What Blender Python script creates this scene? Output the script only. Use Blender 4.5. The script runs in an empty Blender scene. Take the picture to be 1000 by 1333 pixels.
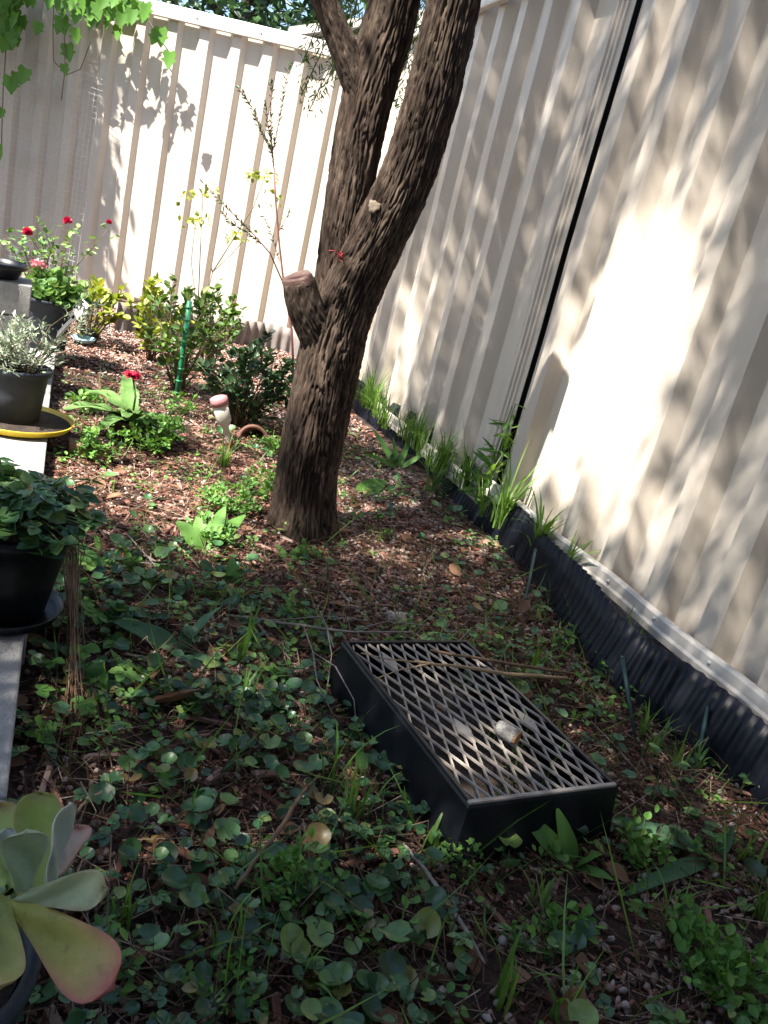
import bpy, math, random
import numpy as np
from mathutils import Vector, Matrix, noise

# ------------------------------------------------------------------ camera
SCN = bpy.context.scene
FPX, CXP, CYP = 1050.0, 500.0, 666.5          # focal length / centre in photo pixels (1000 x 1333)
PITCH, ROLL, CAMH = math.radians(18), math.radians(14), 0.78
fw = np.array([0, math.cos(PITCH), -math.sin(PITCH)]); r0 = np.array([1.0, 0, 0]); u0 = np.cross(r0, fw)
CR = math.cos(ROLL) * r0 + math.sin(ROLL) * u0
CU = -math.sin(ROLL) * r0 + math.cos(ROLL) * u0
CC = np.array([0, 0, CAMH])
cam_data = bpy.data.cameras.new('camera'); cam = bpy.data.objects.new('camera', cam_data)
SCN.collection.objects.link(cam)
cam_data.sensor_fit = 'VERTICAL'; cam_data.sensor_height = 24; cam_data.lens = 24 * FPX / 1333
cam_data.clip_start = 0.02; cam_data.clip_end = 2000
cam.matrix_world = Matrix(((CR[0], CU[0], -fw[0], CC[0]), (CR[1], CU[1], -fw[1], CC[1]),
                           (CR[2], CU[2], -fw[2], CC[2]), (0, 0, 0, 1)))
SCN.camera = cam

# ------------------------------------------------------------------ sky, sun, exposure
SUN_EL, SUN_PHI = math.radians(56), math.radians(42)      # sun comes from the left and behind the viewer
SV = np.array([-math.cos(SUN_PHI) * math.cos(SUN_EL), -math.sin(SUN_PHI) * math.cos(SUN_EL), math.sin(SUN_EL)])
world = bpy.data.worlds.new('World'); SCN.world = world; world.use_nodes = True
wn = world.node_tree
bg = wn.nodes['Background']
sky = wn.nodes.new('ShaderNodeTexSky'); sky.sky_type = 'NISHITA'; sky.sun_disc = False
sky.sun_elevation = SUN_EL; sky.sun_rotation = math.atan2(SV[0], SV[1])
wn.links.new(sky.outputs['Color'], bg.inputs['Color']); bg.inputs['Strength'].default_value = 0.07
sun_d = bpy.data.lights.new('sun', 'SUN'); sun_d.energy = 5.0; sun_d.angle = math.radians(0.53)
sun_d.color = (1.0, 0.95, 0.87)
sun = bpy.data.objects.new('sun', sun_d); SCN.collection.objects.link(sun)
sun.rotation_euler = Vector(-SV).to_track_quat('-Z', 'Y').to_euler()
SCN.view_settings.view_transform = 'Standard'; SCN.view_settings.look = 'None'
SCN.view_settings.gamma = 1.0; SCN.view_settings.use_curve_mapping = False
SCN.view_settings.exposure = 2.05

# ------------------------------------------------------------------ helpers
random.seed(7); RNG = np.random.default_rng(11)
COL = SCN.collection
def ray(u, v): return fw + CR * (u - CXP) / FPX - CU * (v - CYP) / FPX
def G(u, v, z=0.0):
    d = ray(u, v); return CC + d * ((z - CAMH) / d[2])
def PY(u, v, y):
    d = ray(u, v); return CC + d * (y / d[1])
def PT(u, v, t):
    d = ray(u, v); return CC + d * (t / np.linalg.norm(d))
def proj(P):
    q = np.asarray(P) - CC; w = q @ fw
    return CXP + FPX * (q @ CR) / w, CYP - FPX * (q @ CU) / w, w
def V(p): return Vector((float(p[0]), float(p[1]), float(p[2])))

def srgb(r, g, b):
    f = lambda c: (c / 255 / 12.92) if c / 255 <= .04045 else ((c / 255 + .055) / 1.055) ** 2.4
    return (f(r), f(g), f(b), 1)

def mat_new(name):
    m = bpy.data.materials.new(name); m.use_nodes = True
    nt = m.node_tree; b = nt.nodes['Principled BSDF']
    return m, nt, b
def ramp(nt, cols, fac=None, interp='LINEAR'):
    r = nt.nodes.new('ShaderNodeValToRGB'); e = r.color_ramp.elements
    r.color_ramp.interpolation = interp
    while len(e) < len(cols): e.new(0.5)
    for i, (p, c) in enumerate(cols):
        e[i].position = p; e[i].color = (c[0], c[1], c[2], 1)
    if fac is not None: nt.links.new(fac, r.inputs['Fac'])
    return r
def tex_noise(nt, scale, detail=4, rough=.6, coord='Object', stretch=None):
    tc = nt.nodes.new('ShaderNodeTexCoord'); n = nt.nodes.new('ShaderNodeTexNoise')
    n.inputs['Scale'].default_value = scale; n.inputs['Detail'].default_value = detail; n.inputs['Roughness'].default_value = rough
    if stretch:
        mp = nt.nodes.new('ShaderNodeMapping'); mp.inputs['Scale'].default_value = stretch
        nt.links.new(tc.outputs[coord], mp.inputs['Vector']); nt.links.new(mp.outputs['Vector'], n.inputs['Vector'])
    else: nt.links.new(tc.outputs[coord], n.inputs['Vector'])
    return n
def add_bump(nt, b, n, strength=.4, dist=.01):
    bp = nt.nodes.new('ShaderNodeBump'); bp.inputs['Strength'].default_value = strength; bp.inputs['Distance'].default_value = dist
    nt.links.new(n.outputs['Fac'], bp.inputs['Height']); nt.links.new(bp.outputs['Normal'], b.inputs['Normal'])
def mat_noise(name, cols, scale=8, rough=.7, bump=.3, dist=.004, detail=5, stretch=None, spec=.5):
    m, nt, b = mat_new(name)
    n = tex_noise(nt, scale, detail, .6, 'Object', stretch)
    r = ramp(nt, cols, n.outputs['Fac']); nt.links.new(r.outputs['Color'], b.inputs['Base Color'])
    b.inputs['Roughness'].default_value = rough; b.inputs['Specular IOR Level'].default_value = spec
    if bump: add_bump(nt, b, tex_noise(nt, scale * 6, 4, .6, 'Object', stretch), bump, dist)
    return m
def mat_island(name, cols, rough=.7, trans=0.0, spec=.4, nscale=60, nmix=.35):
    """colour differs from piece to piece (random per island), fine mottling on each"""
    m, nt, b = mat_new(name)
    g = nt.nodes.new('ShaderNodeNewGeometry')
    r = ramp(nt, cols, g.outputs['Random Per Island'])
    n = tex_noise(nt, nscale, 4, .6)
    rr = ramp(nt, [(.3, (.45, .45, .45)), (.7, (1.15, 1.15, 1.1))], n.outputs['Fac'])
    mx = nt.nodes.new('ShaderNodeMix'); mx.data_type = 'RGBA'; mx.blend_type = 'MULTIPLY'
    mx.inputs[0].default_value = nmix
    nt.links.new(r.outputs['Color'], mx.inputs[6]); nt.links.new(rr.outputs['Color'], mx.inputs[7])
    nt.links.new(mx.outputs[2], b.inputs['Base Color'])
    b.inputs['Roughness'].default_value = rough; b.inputs['Specular IOR Level'].default_value = spec
    if trans:
        t = nt.nodes.new('ShaderNodeBsdfTranslucent'); ms = nt.nodes.new('ShaderNodeMixShader')
        hs = nt.nodes.new('ShaderNodeHueSaturation'); hs.inputs['Saturation'].default_value = 1.15; hs.inputs['Value'].default_value = 1.5
        hs.inputs['Hue'].default_value = .485
        nt.links.new(mx.outputs[2], hs.inputs['Color']); nt.links.new(hs.outputs['Color'], t.inputs['Color'])
        ms.inputs['Fac'].default_value = trans
        out = nt.nodes['Material Output']
        nt.links.new(b.outputs[0], ms.inputs[1]); nt.links.new(t.outputs[0], ms.inputs[2]); nt.links.new(ms.outputs[0], out.inputs['Surface'])
    return m

def link_mesh(name, verts, faces, mat, parent=None, smooth=True):
    me = bpy.data.meshes.new(name)
    me.from_pydata([tuple(map(float, v)) for v in verts], [], faces)
    me.materials.append(mat)
    if smooth: me.polygons.foreach_set('use_smooth', [True] * len(me.polygons))
    me.update()
    o = bpy.data.objects.new(name, me); COL.objects.link(o)
    if parent is not None: o.parent = parent
    return o
def link_tris(name, V_, F_, mat, parent=None, smooth=True):
    """V_ (n,3) float array, F_ (m,3) int array"""
    V_ = np.ascontiguousarray(V_, dtype=np.float32); F_ = np.ascontiguousarray(F_, dtype=np.int32)
    me = bpy.data.meshes.new(name)
    me.vertices.add(len(V_)); me.vertices.foreach_set('co', V_.ravel())
    me.loops.add(F_.size); me.loops.foreach_set('vertex_index', F_.ravel())
    me.polygons.add(len(F_)); me.polygons.foreach_set('loop_start', np.arange(0, F_.size, 3, dtype=np.int32))
    me.polygons.foreach_set('loop_total', np.full(len(F_), 3, dtype=np.int32))
    me.materials.append(mat)
    me.polygons.foreach_set('use_smooth', np.full(len(F_), smooth))
    me.update(calc_edges=True); me.validate()
    o = bpy.data.objects.new(name, me); COL.objects.link(o)
    if parent is not None: o.parent = parent
    return o
def tag(o, label=None, cat=None, group=None, kind=None):
    if label: o['label'] = label
    if cat: o['category'] = cat
    if group: o['group'] = group
    if kind: o['kind'] = kind
    return o
def thing(name, loc, label, cat, group=None, rotz=0.0):
    o = bpy.data.objects.new(name, None); o.empty_display_size = .05; COL.objects.link(o)
    o.location = V(loc); o.rotation_euler = (0, 0, rotz)
    return tag(o, label, cat, group)

class MB:
    """collects geometry of one part, in world or local coordinates"""
    def __init__(s): s.v = []; s.f = []
    def add(s, vs, fs):
        k = len(s.v); s.v += [tuple(map(float, p)) for p in vs]; s.f += [tuple(i + k for i in f) for f in fs]; return s
    def box(s, c, h, M=None):
        c = Vector(c); pts = []
        for z in (-1, 1):
            for y in (-1, 1):
                for x in (-1, 1):
                    p = Vector((x * h[0], y * h[1], z * h[2]))
                    if M is not None: p = M @ p
                    pts.append(c + p)
        return s.add(pts, [(0, 2, 3, 1), (4, 5, 7, 6), (0, 1, 5, 4), (2, 6, 7, 3), (0, 4, 6, 2), (1, 3, 7, 5)])
    def tube(s, pts, rad, n=6, cap=True):
        pts = [Vector(tuple(map(float, p))) for p in pts]
        if not hasattr(rad, '__len__'): rad = [rad] * len(pts)
        vs = []; fs = []
        up = Vector((0, 0, 1))
        ref = None
        for i, p in enumerate(pts):
            d = (pts[min(i + 1, len(pts) - 1)] - pts[max(i - 1, 0)])
            d = d.normalized() if d.length > 1e-9 else Vector((0, 0, 1))
            if ref is None:
                ref = d.orthogonal().normalized()
            ref = (ref - d * ref.dot(d)); ref = ref.normalized() if ref.length > 1e-6 else d.orthogonal().normalized()
            b = d.cross(ref)
            for k in range(n):
                a = 2 * math.pi * k / n
                vs.append(p + (ref * math.cos(a) + b * math.sin(a)) * rad[i])
        for i in range(len(pts) - 1):
            for k in range(n):
                fs.append((i * n + k, i * n + (k + 1) % n, (i + 1) * n + (k + 1) % n, (i + 1) * n + k))
        if cap:
            fs.append(tuple(range(n))[::-1]); fs.append(tuple((len(pts) - 1) * n + k for k in range(n)))
        return s.add(vs, fs)
    def lathe(s, prof, n=40, c=(0, 0, 0), close=False, M=None):
        vs = []; fs = []
        m = len(prof)
        for (r, z) in prof:
            for k in range(n):
                a = 2 * math.pi * k / n
                p = Vector((r * math.cos(a), r * math.sin(a), z))
                if M is not None: p = M @ p
                vs.append(Vector(c) + p)
        for i in range(m - 1 + (1 if close else 0)):
            j = (i + 1) % m
            for k in range(n):
                fs.append((i * n + k, i * n + (k + 1) % n, j * n + (k + 1) % n, j * n + k))
        return s.add(vs, fs)
    def build(s, name, mat, parent=None, smooth=True, bevel=0.0):
        o = link_mesh(name, s.v, s.f, mat, parent, smooth)
        if bevel:
            m = o.modifiers.new('bevel', 'BEVEL'); m.width = bevel; m.segments = 2; m.limit_method = 'ANGLE'
            o.data.polygons.foreach_set('use_smooth', [False] * len(o.data.polygons))
        return o

def scatter(tv, tf, M, P):
    """template verts (k,3), tris (m,3); rotations*scale M (N,3,3); positions P (N,3)"""
    tv = np.asarray(tv, float); tf = np.asarray(tf, int)
    N = len(P); k = len(tv)
    vs = np.einsum('nij,kj->nki', M, tv) + P[:, None, :]
    fs = tf[None] + (np.arange(N) * k)[:, None, None]
    return vs.reshape(-1, 3), fs.reshape(-1, 3)
def merge(parts):
    vs = []; fs = []; k = 0
    for v, f in parts:
        vs.append(v); fs.append(f + k); k += len(v)
    return np.concatenate(vs), np.concatenate(fs)
def rot_frames(yaw, tilt, tdir, scale):
    """rotation: yaw about z, then tilt by angle 'tilt' about the horizontal axis at tdir; scale (N,) or (N,3)"""
    cy, sy = np.cos(yaw), np.sin(yaw); N = len(yaw)
    Z = np.zeros((N, 3, 3)); Z[:, 0, 0] = cy; Z[:, 0, 1] = -sy; Z[:, 1, 0] = sy; Z[:, 1, 1] = cy; Z[:, 2, 2] = 1
    ax, ay = np.cos(tdir), np.sin(tdir); c, s_ = np.cos(tilt), np.sin(tilt)
    T = np.zeros((N, 3, 3))
    T[:, 0, 0] = c + ax * ax * (1 - c); T[:, 0, 1] = ax * ay * (1 - c); T[:, 0, 2] = ay * s_
    T[:, 1, 0] = ax * ay * (1 - c); T[:, 1, 1] = c + ay * ay * (1 - c); T[:, 1, 2] = -ax * s_
    T[:, 2, 0] = -ay * s_; T[:, 2, 1] = ax * s_; T[:, 2, 2] = c
    R_ = np.einsum('nij,njk->nik', T, Z)
    sc = np.asarray(scale, float)
    if sc.ndim == 1: sc = np.repeat(sc[:, None], 3, 1)
    return R_ * sc[:, None, :]
def frames_from_dirs(D, roll, L, W):
    """local y -> D (length L), local x -> sideways (width W), local z -> normal"""
    D = D / np.linalg.norm(D, axis=1, keepdims=True)
    ref = np.tile(np.array([0.0, 0, 1]), (len(D), 1)); bad = np.abs(D[:, 2]) > .97; ref[bad] = (1, 0, 0)
    X = np.cross(D, ref); X /= np.linalg.norm(X, axis=1, keepdims=True); Z = np.cross(X, D)
    c, s_ = np.cos(roll)[:, None], np.sin(roll)[:, None]
    X2 = X * c + Z * s_; Z2 = -X * s_ + Z * c
    return np.stack([X2 * W[:, None], D * L[:, None], Z2 * W[:, None]], axis=2)
def rand_dirs(N, zmin=-1, zmax=1):
    z = RNG.uniform(zmin, zmax, N); a = RNG.uniform(0, 2 * math.pi, N); r = np.sqrt(1 - z * z)
    return np.stack([r * np.cos(a), r * np.sin(a), z], 1)

# --- leaf templates (local y along the leaf, unit length; z up)
def fan_leaf(outline, cup=.1, fold=.0, droop=.0):
    """outline: (x,y) points right side base->tip->left side; two rings + spine"""
    o = np.array(outline); n = len(o)
    c = np.array([0, .45])
    inner = c + (o - c) * .55
    f = lambda p: np.array([p[0], p[1], cup * (p[0] ** 2 + (p[1] - .45) ** 2) * 2 + fold * abs(p[0]) - droop * p[1] ** 2])
    vs = [f(c)] + [f(p) for p in inner] + [f(p) for p in o]
    fs = []
    for i in range(n):
        j = (i + 1) % n
        fs.append((0, 1 + i, 1 + j)); fs.append((1 + i, 1 + n + i, 1 + n + j)); fs.append((1 + i, 1 + n + j, 1 + j))
    return np.array(vs), np.array(fs)
def round_outline(n=14, notch=.28):
    pts = [(0, notch)]
    for i in range(n):
        a = -math.pi / 2 + .35 + (2 * math.pi - .7) * i / (n - 1)
        pts.append((.52 * math.cos(a), .48 + .5 * math.sin(a)))
    return pts
def oval_outline(w=.3, n=12, tooth=0.0, p=1.0):
    pts = []
    for i in range(n + 1):
        t = i / n; ww = w * math.sin(math.pi * t ** p) ** .75
        if tooth and i % 2: ww *= (1 - tooth)
        pts.append((ww, t))
    for i in range(n - 1, 0, -1):
        t = i / n; ww = w * math.sin(math.pi * t ** p) ** .75
        if tooth and i % 2: ww *= (1 - tooth)
        pts.append((-ww, t))
    return pts
def ivy_outline():
    r = [(0.05, .02), (.3, -.05), (.42, .18), (.32, .38), (.5, .52), (.3, .6), (.22, .72), (0, 1.02)]
    return r + [(-x, y) for x, y in r[-2::-1]]
LEAF_ROUND = fan_leaf([(x * (1 + .05 * math.sin(i * 2.2)), y + .02 * math.sin(i * 3.1)) for i, (x, y) in enumerate(round_outline())], cup=.30, fold=.16, droop=.12)
LEAF_OVAL = fan_leaf(oval_outline(.32, 6), cup=.12, fold=.25, droop=.12)
LEAF_TOOTH = fan_leaf(oval_outline(.42, 8, .16, .85), cup=.1, fold=.25, droop=.15)
LEAF_NARROW = fan_leaf(oval_outline(.17, 6), cup=.05, fold=.2, droop=.2)
LEAF_IVY = fan_leaf(ivy_outline(), cup=.1, fold=.15, droop=.1)
LEAF_CHEAP = (np.array([[0, 0, 0], [.2, .45, .05], [0, 1, -.08], [-.2, .45, .05]]), np.array([[0, 1, 2], [0, 2, 3]]))

# ------------------------------------------------------------------ materials
M = {}
M['soil'] = mat_noise('soil', [(.25, (.014, .008, .006)), (.5, (.038, .020, .014)), (.75, (.085, .046, .034))], 14, .95, .9, .012, 8)
M['chip'] = mat_island('bark_chip', [(0, (.045, .018, .012)), (.3, (.13, .050, .034)), (.55, (.25, .105, .075)), (.8, (.37, .20, .155)), (1, (.50, .36, .30))], .9, 0, .25, 90, .6)
M['pebble'] = mat_island('pebble', [(0, (.20, .13, .105)), (.4, (.33, .23, .19)), (.75, (.40, .31, .27)), (1, (.42, .40, .38))], .85, 0, .3, 120, .5)
M['litter'] = mat_island('dry_litter', [(0, (.04, .022, .014)), (.6, (.12, .075, .048)), (.92, (.24, .17, .115)), (1, (.42, .34, .25))], .9, 0, .2)
M['ground_leaf'] = mat_island('ground_leaf', [(0, (.018, .058, .020)), (.3, (.042, .120, .042)), (.6, (.085, .190, .070)), (.85, (.15, .28, .085)), (.95, (.24, .31, .08)), (1, (.26, .17, .06))], .36, .2, .6, 110, .55)
M['ground_stalk'] = mat_island('ground_stalk', [(0, (.10, .06, .04)), (.6, (.09, .11, .04)), (1, (.20, .15, .09))], .8)
M['grass'] = mat_island('grass_blade', [(0, (.075, .17, .035)), (.5, (.13, .26, .05)), (1, (.22, .33, .075))], .5, .35, .4, 40, .3)
M['weed'] = mat_island('weed_leaf', [(0, (.075, .19, .04)), (.5, (.12, .27, .055)), (1, (.19, .33, .07))], .55, .3, .35, 60, .3)
M['broadleaf'] = mat_island('broad_leaf', [(0, (.06, .15, .07)), (1, (.10, .21, .10))], .55, .22, .4, 50, .4)
M['dark_leaf'] = mat_island('dark_shrub_leaf', [(0, (.016, .042, .016)), (.6, (.032, .078, .028)), (1, (.065, .13, .04))], .4, .18, .5)
M['shrub_leaf'] = mat_island('shrub_leaf', [(0, (.04, .09, .022)), (.6, (.08, .16, .035)), (1, (.16, .24, .05))], .5, .25)
M['lime_leaf'] = mat_island('lime_leaf', [(0, (.13, .20, .03)), (.6, (.24, .30, .05)), (1, (.38, .38, .08))], .5, .3)
M['vine_leaf'] = mat_island('vine_leaf', [(0, (.05, .14, .025)), (.6, (.11, .25, .04)), (1, (.17, .32, .06))], .45, .3)
M['geranium_leaf'] = mat_island('geranium_leaf', [(0, (.08, .18, .05)), (.6, (.16, .29, .08)), (1, (.26, .38, .13))], .6, .25)
M['grey_leaf'] = mat_island('grey_leaf', [(0, (.14, .19, .12)), (.6, (.24, .30, .19)), (1, (.45, .46, .40))], .7, .2)
M['crown_leaf'] = mat_island('crown_leaf', [(0, (.030, .065, .022)), (.6, (.055, .105, .035)), (1, (.09, .15, .05))], .5, .18)
M['stem'] = mat_noise('stem', [(.3, (.10, .075, .04)), (.7, (.19, .14, .08))], 30, .8, .2)
M['green_stem'] = mat_noise('green_stem', [(.3, (.07, .13, .035)), (.7, (.13, .20, .06))], 30, .7, 0)
M['red_stem'] = mat_noise('red_stem', [(.3, (.10, .03, .03)), (.7, (.22, .07, .06))], 30, .7, 0)
M['red_petal'] = mat_island('red_petal', [(0, (.42, .015, .04)), (1, (.62, .05, .10))], .6, .2)
M['pink_petal'] = mat_island('pink_petal', [(0, (.60, .20, .24)), (1, (.72, .36, .36))], .6, .2)

def metal_sheet():
    m, nt, b = mat_new('painted_steel')
    n = tex_noise(nt, 3.0, 6, .65, 'Object', (1, 1, .35))
    r = ramp(nt, [(.25, (.49, .425, .35)), (.5, (.54, .475, .40)), (.8, (.59, .525, .445))], n.outputs['Fac'])
    # splashed soil and dust near the foot
    tc = nt.nodes.new('ShaderNodeTexCoord'); sp = nt.nodes.new('ShaderNodeSeparateXYZ'); nt.links.new(tc.outputs['Object'], sp.inputs[0])
    n2 = tex_noise(nt, 22, 8, .7)
    md = nt.nodes.new('ShaderNodeMath'); md.operation = 'MULTIPLY_ADD'; md.inputs[1].default_value = -3.0; md.inputs[2].default_value = .55
    nt.links.new(sp.outputs['Z'], md.inputs[0])
    ad = nt.nodes.new('ShaderNodeMath'); ad.operation = 'ADD'; nt.links.new(md.outputs[0], ad.inputs[0]); nt.links.new(n2.outputs['Fac'], ad.inputs[1])
    rr = ramp(nt, [(.62, (0, 0, 0)), (.95, (.5, .5, .5))], ad.outputs[0])
    mx = nt.nodes.new('ShaderNodeMix'); mx.data_type = 'RGBA'; nt.links.new(rr.outputs['Color'], mx.inputs[0])
    nt.links.new(r.outputs['Color'], mx.inputs[6]); mx.inputs[7].default_value = (.33, .25, .19, 1)
    nt.links.new(mx.outputs[2], b.inputs['Base Color'])
    n4 = tex_noise(nt, 9, 9, .75, 'Object', (1, 1, .22)); r4 = ramp(nt, [(.52, (1, 1, 1)), (.72, (.80, .76, .70))], n4.outputs['Fac'])
    m4 = nt.nodes.new('ShaderNodeMix'); m4.data_type = 'RGBA'; m4.blend_type = 'MULTIPLY'; m4.inputs[0].default_value = .8
    nt.links.new(mx.outputs[2], m4.inputs[6]); nt.links.new(r4.outputs['Color'], m4.inputs[7]); nt.links.new(m4.outputs[2], b.inputs['Base Color'])
    n3 = tex_noise(nt, 40, 5, .7, 'Object', (1, 1, .12))
    r3 = ramp(nt, [(.3, (.30, .30, .30)), (.75, (.52, .52, .52))], n3.outputs['Fac']); nt.links.new(r3.outputs['Color'], b.inputs['Roughness'])
    b.inputs['Specular IOR Level'].default_value = .5
    add_bump(nt, b, tex_noise(nt, 5, 3, .5, 'Object', (1, 1, .3)), .12, .01)
    return m
M['steel'] = metal_sheet()
M['steel_rail'] = mat_noise('painted_rail', [(.3, (.46, .42, .37)), (.7, (.60, .56, .50))], 10, .4, .05)
M['dark_slot'] = mat_noise('shade_black', [(.3, (.014, .013, .012)), (.7, (.03, .028, .025))], 10, .7, .1)
M['black_plastic'] = mat_noise('black_plastic', [(.3, (.004, .0045, .007)), (.7, (.009, .010, .014))], 25, .36, .12, .002, spec=.35)
M['edging'] = mat_noise('edging_plastic', [(.35, (.004, .005, .009)), (.66, (.009, .010, .016)), (.82, (.035, .026, .020))], 18, .42, .08, .002, spec=.22)
M['edging_grey'] = mat_noise('weathered_edging', [(.3, (.13, .11, .10)), (.7, (.21, .18, .165))], 16, .7, .2)
M['pot_grey'] = mat_noise('grey_pot_plastic', [(.3, (.020, .025, .033)), (.62, (.036, .042, .052)), (.8, (.08, .075, .07))], 12, .6, .1, spec=.25)
M['pot_brown'] = mat_noise('brown_pot_plastic', [(.3, (.045, .024, .018)), (.7, (.085, .045, .035))], 12, .5, .1)
M['yellow'] = mat_noise('yellow_plastic', [(.3, (.62, .40, .02)), (.7, (.80, .58, .05))], 10, .4, .05)
M['potting_soil'] = mat_noise('potting_soil', [(.3, (.018, .012, .009)), (.7, (.07, .045, .032))], 40, .95, 1.0, .01)
M['concrete'] = mat_noise('concrete', [(.2, (.20, .195, .185)), (.5, (.29, .28, .265)), (.8, (.38, .37, .35))], 38, .92, .9, .004, 12)
M['brick'] = mat_noise('brick_clay', [(.3, (.26, .13, .09)), (.7, (.40, .24, .17))], 25, .9, .6, .004)
M['terracotta'] = mat_noise('terracotta', [(.3, (.10, .042, .028)), (.7, (.19, .09, .06))], 20, .85, .3)
M['lattice'] = mat_noise('dusty_lattice_plastic', [(.3, (.25, .21, .175)), (.7, (.44, .38, .325))], 30, .75, .2, .002)
M['cane'] = mat_noise('dry_cane', [(.3, (.26, .16, .08)), (.7, (.46, .32, .18))], 25, .7, .3, .003)
M['twig'] = mat_noise('grey_twig', [(.3, (.15, .12, .10)), (.7, (.34, .29, .25))], 40, .9, .5, .003)
M['brown_twig'] = mat_noise('brown_twig', [(.3, (.12, .07, .04)), (.7, (.26, .16, .09))], 40, .9, .5, .003)
M['cork_bark'] = mat_noise('pale_bark', [(.35, (.13, .12, .11)), (.6, (.36, .34, .31))], 60, .9, .8, .004)
M['cut_wood'] = mat_noise('cut_wood', [(.3, (.26, .12, .05)), (.7, (.42, .22, .10))], 50, .8, .3)
M['pale_cut'] = mat_noise('pale_cut_wood', [(.3, (.15, .115, .08)), (.7, (.25, .20, .145))], 60, .85, .5, .003)
M['stub_cut'] = mat_noise('weathered_cut', [(.3, (.07, .025, .022)), (.55, (.10, .06, .045)), (.75, (.16, .12, .09))], 45, .9, .8, .005)
M['dead_leaf'] = mat_island('dead_leaf', [(0, (.17, .085, .045)), (1, (.26, .14, .08))], .8, .1)
M['green_plastic'] = mat_noise('green_plastic', [(.3, (.01, .16, .07)), (.7, (.02, .24, .10))], 15, .45, .1)
M['green_peg'] = mat_noise('green_peg', [(.3, (.015, .045, .04)), (.7, (.03, .075, .065))], 15, .45, .1)
M['pink_plastic'] = mat_noise('pink_plastic', [(.3, (.36, .13, .14)), (.7, (.50, .24, .25))], 20, .5, .1)
M['red_plastic'] = mat_noise('red_plastic', [(.3, (.42, .03, .035)), (.7, (.55, .06, .07))], 20, .5, .1)
M['clear_plastic'] = mat_noise('cloudy_plastic', [(.3, (.55, .50, .42)), (.7, (.70, .66, .58))], 20, .4, .1)
M['white_plastic'] = mat_noise('white_plastic', [(.3, (.74, .73, .70)), (.7, (.82, .81, .78))], 20, .5, .05)
M['blue_plastic'] = mat_noise('blue_plastic', [(.3, (.20, .40, .46)), (.7, (.38, .56, .60))], 12, .4, .05)
M['wire'] = mat_noise('galvanised_wire', [(.3, (.50, .50, .48)), (.7, (.66, .66, .64))], 20, .45, 0)
M['pink_stone'] = mat_noise('pale_stone', [(.3, (.34, .26, .22)), (.7, (.56, .47, .42))], 40, .9, .8, .006)
M['shade_house_wall'] = mat_noise('shade_house_render', [(.3, (.34, .30, .26)), (.7, (.42, .38, .33))], 6, .85, .2)
M['shade_roof_sheet'] = mat_noise('shade_roof_sheet', [(.3, (.34, .33, .31)), (.7, (.42, .41, .39))], 6, .7, .1)
M['shed_wall'] = mat_noise('shed_wall', [(.3, (.66, .64, .60)), (.7, (.74, .72, .69))], 6, .6, .1)

def bark_mat():
    m, nt, b = mat_new('furrowed_bark')
    n = tex_noise(nt, 70, 9, .7, 'Object', (1, 1, .16))
    r = ramp(nt, [(.32, (.014, .010, .008)), (.48, (.047, .032, .024)), (.60, (.094, .071, .053)), (.76, (.19, .155, .12))], n.outputs['Fac'])
    n2 = tex_noise(nt, 4, 4, .6)
    r2 = ramp(nt, [(.35, (.72, .62, .58)), (.65, (1.1, 1.08, 1.02))], n2.outputs['Fac'])
    mx = nt.nodes.new('ShaderNodeMix'); mx.data_type = 'RGBA'; mx.blend_type = 'MULTIPLY'; mx.inputs[0].default_value = .8
    nt.links.new(r.outputs['Color'], mx.inputs[6]); nt.links.new(r2.outputs['Color'], mx.inputs[7]); nt.links.new(mx.outputs[2], b.inputs['Base Color'])
    b.inputs['Roughness'].default_value = .92; b.inputs['Specular IOR Level'].default_value = .25
    add_bump(nt, b, tex_noise(nt, 130, 6, .7, 'Object', (1, 1, .3)), .7, .004)
    return m
M['bark'] = bark_mat()

# ------------------------------------------------------------------ layout lines
RFD = np.array([-.391, .9204, 0]); RFN = np.array([-.9204, -.391, 0]); RF0 = np.array([.845, 1.445, 0])   # right fence: origin, direction, normal to yard
def RF(s, off, z): return RF0 + RFD * s + RFN * off + np.array([0, 0, z])
BA = np.array([-2.74, 5.229, 0]); BD = np.array([.99827, -.0588, 0]); BN = np.array([-.0588, -.99827, 0])   # back fence
def BF(s, off, z): return BA + BD * s + BN * off + np.array([0, 0, z])
WD = np.array([-.4117, .9113, 0]); W0 = np.array([-.342, .759, 0]); WN = np.array([.9113, .4117, 0])        # left block wall edge
def LW(s, off, z): return W0 + WD * s + WN * off + np.array([0, 0, z])
# where right fence meets back fence
A_ = np.array([[RFD[0], -BD[0]], [RFD[1], -BD[1]]]); rhs = (BA - RF0)[:2]
S_CORNER, SB_CORNER = np.linalg.solve(A_, rhs)

def gh(x, y):
    """ground height"""
    return (.010 * np.sin(3.1 * x + 1.3 * y) * np.cos(2.3 * y - .7) + .006 * np.sin(9 * x + 2) * np.sin(7.7 * y)
            + .003 * np.sin(23 * x + 3 * y) * np.sin(19 * y - 5 * x))
def GG(u, v, dz=0.0):
    p = G(u, v); return np.array([p[0], p[1], gh(p[0], p[1]) + dz])

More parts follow.
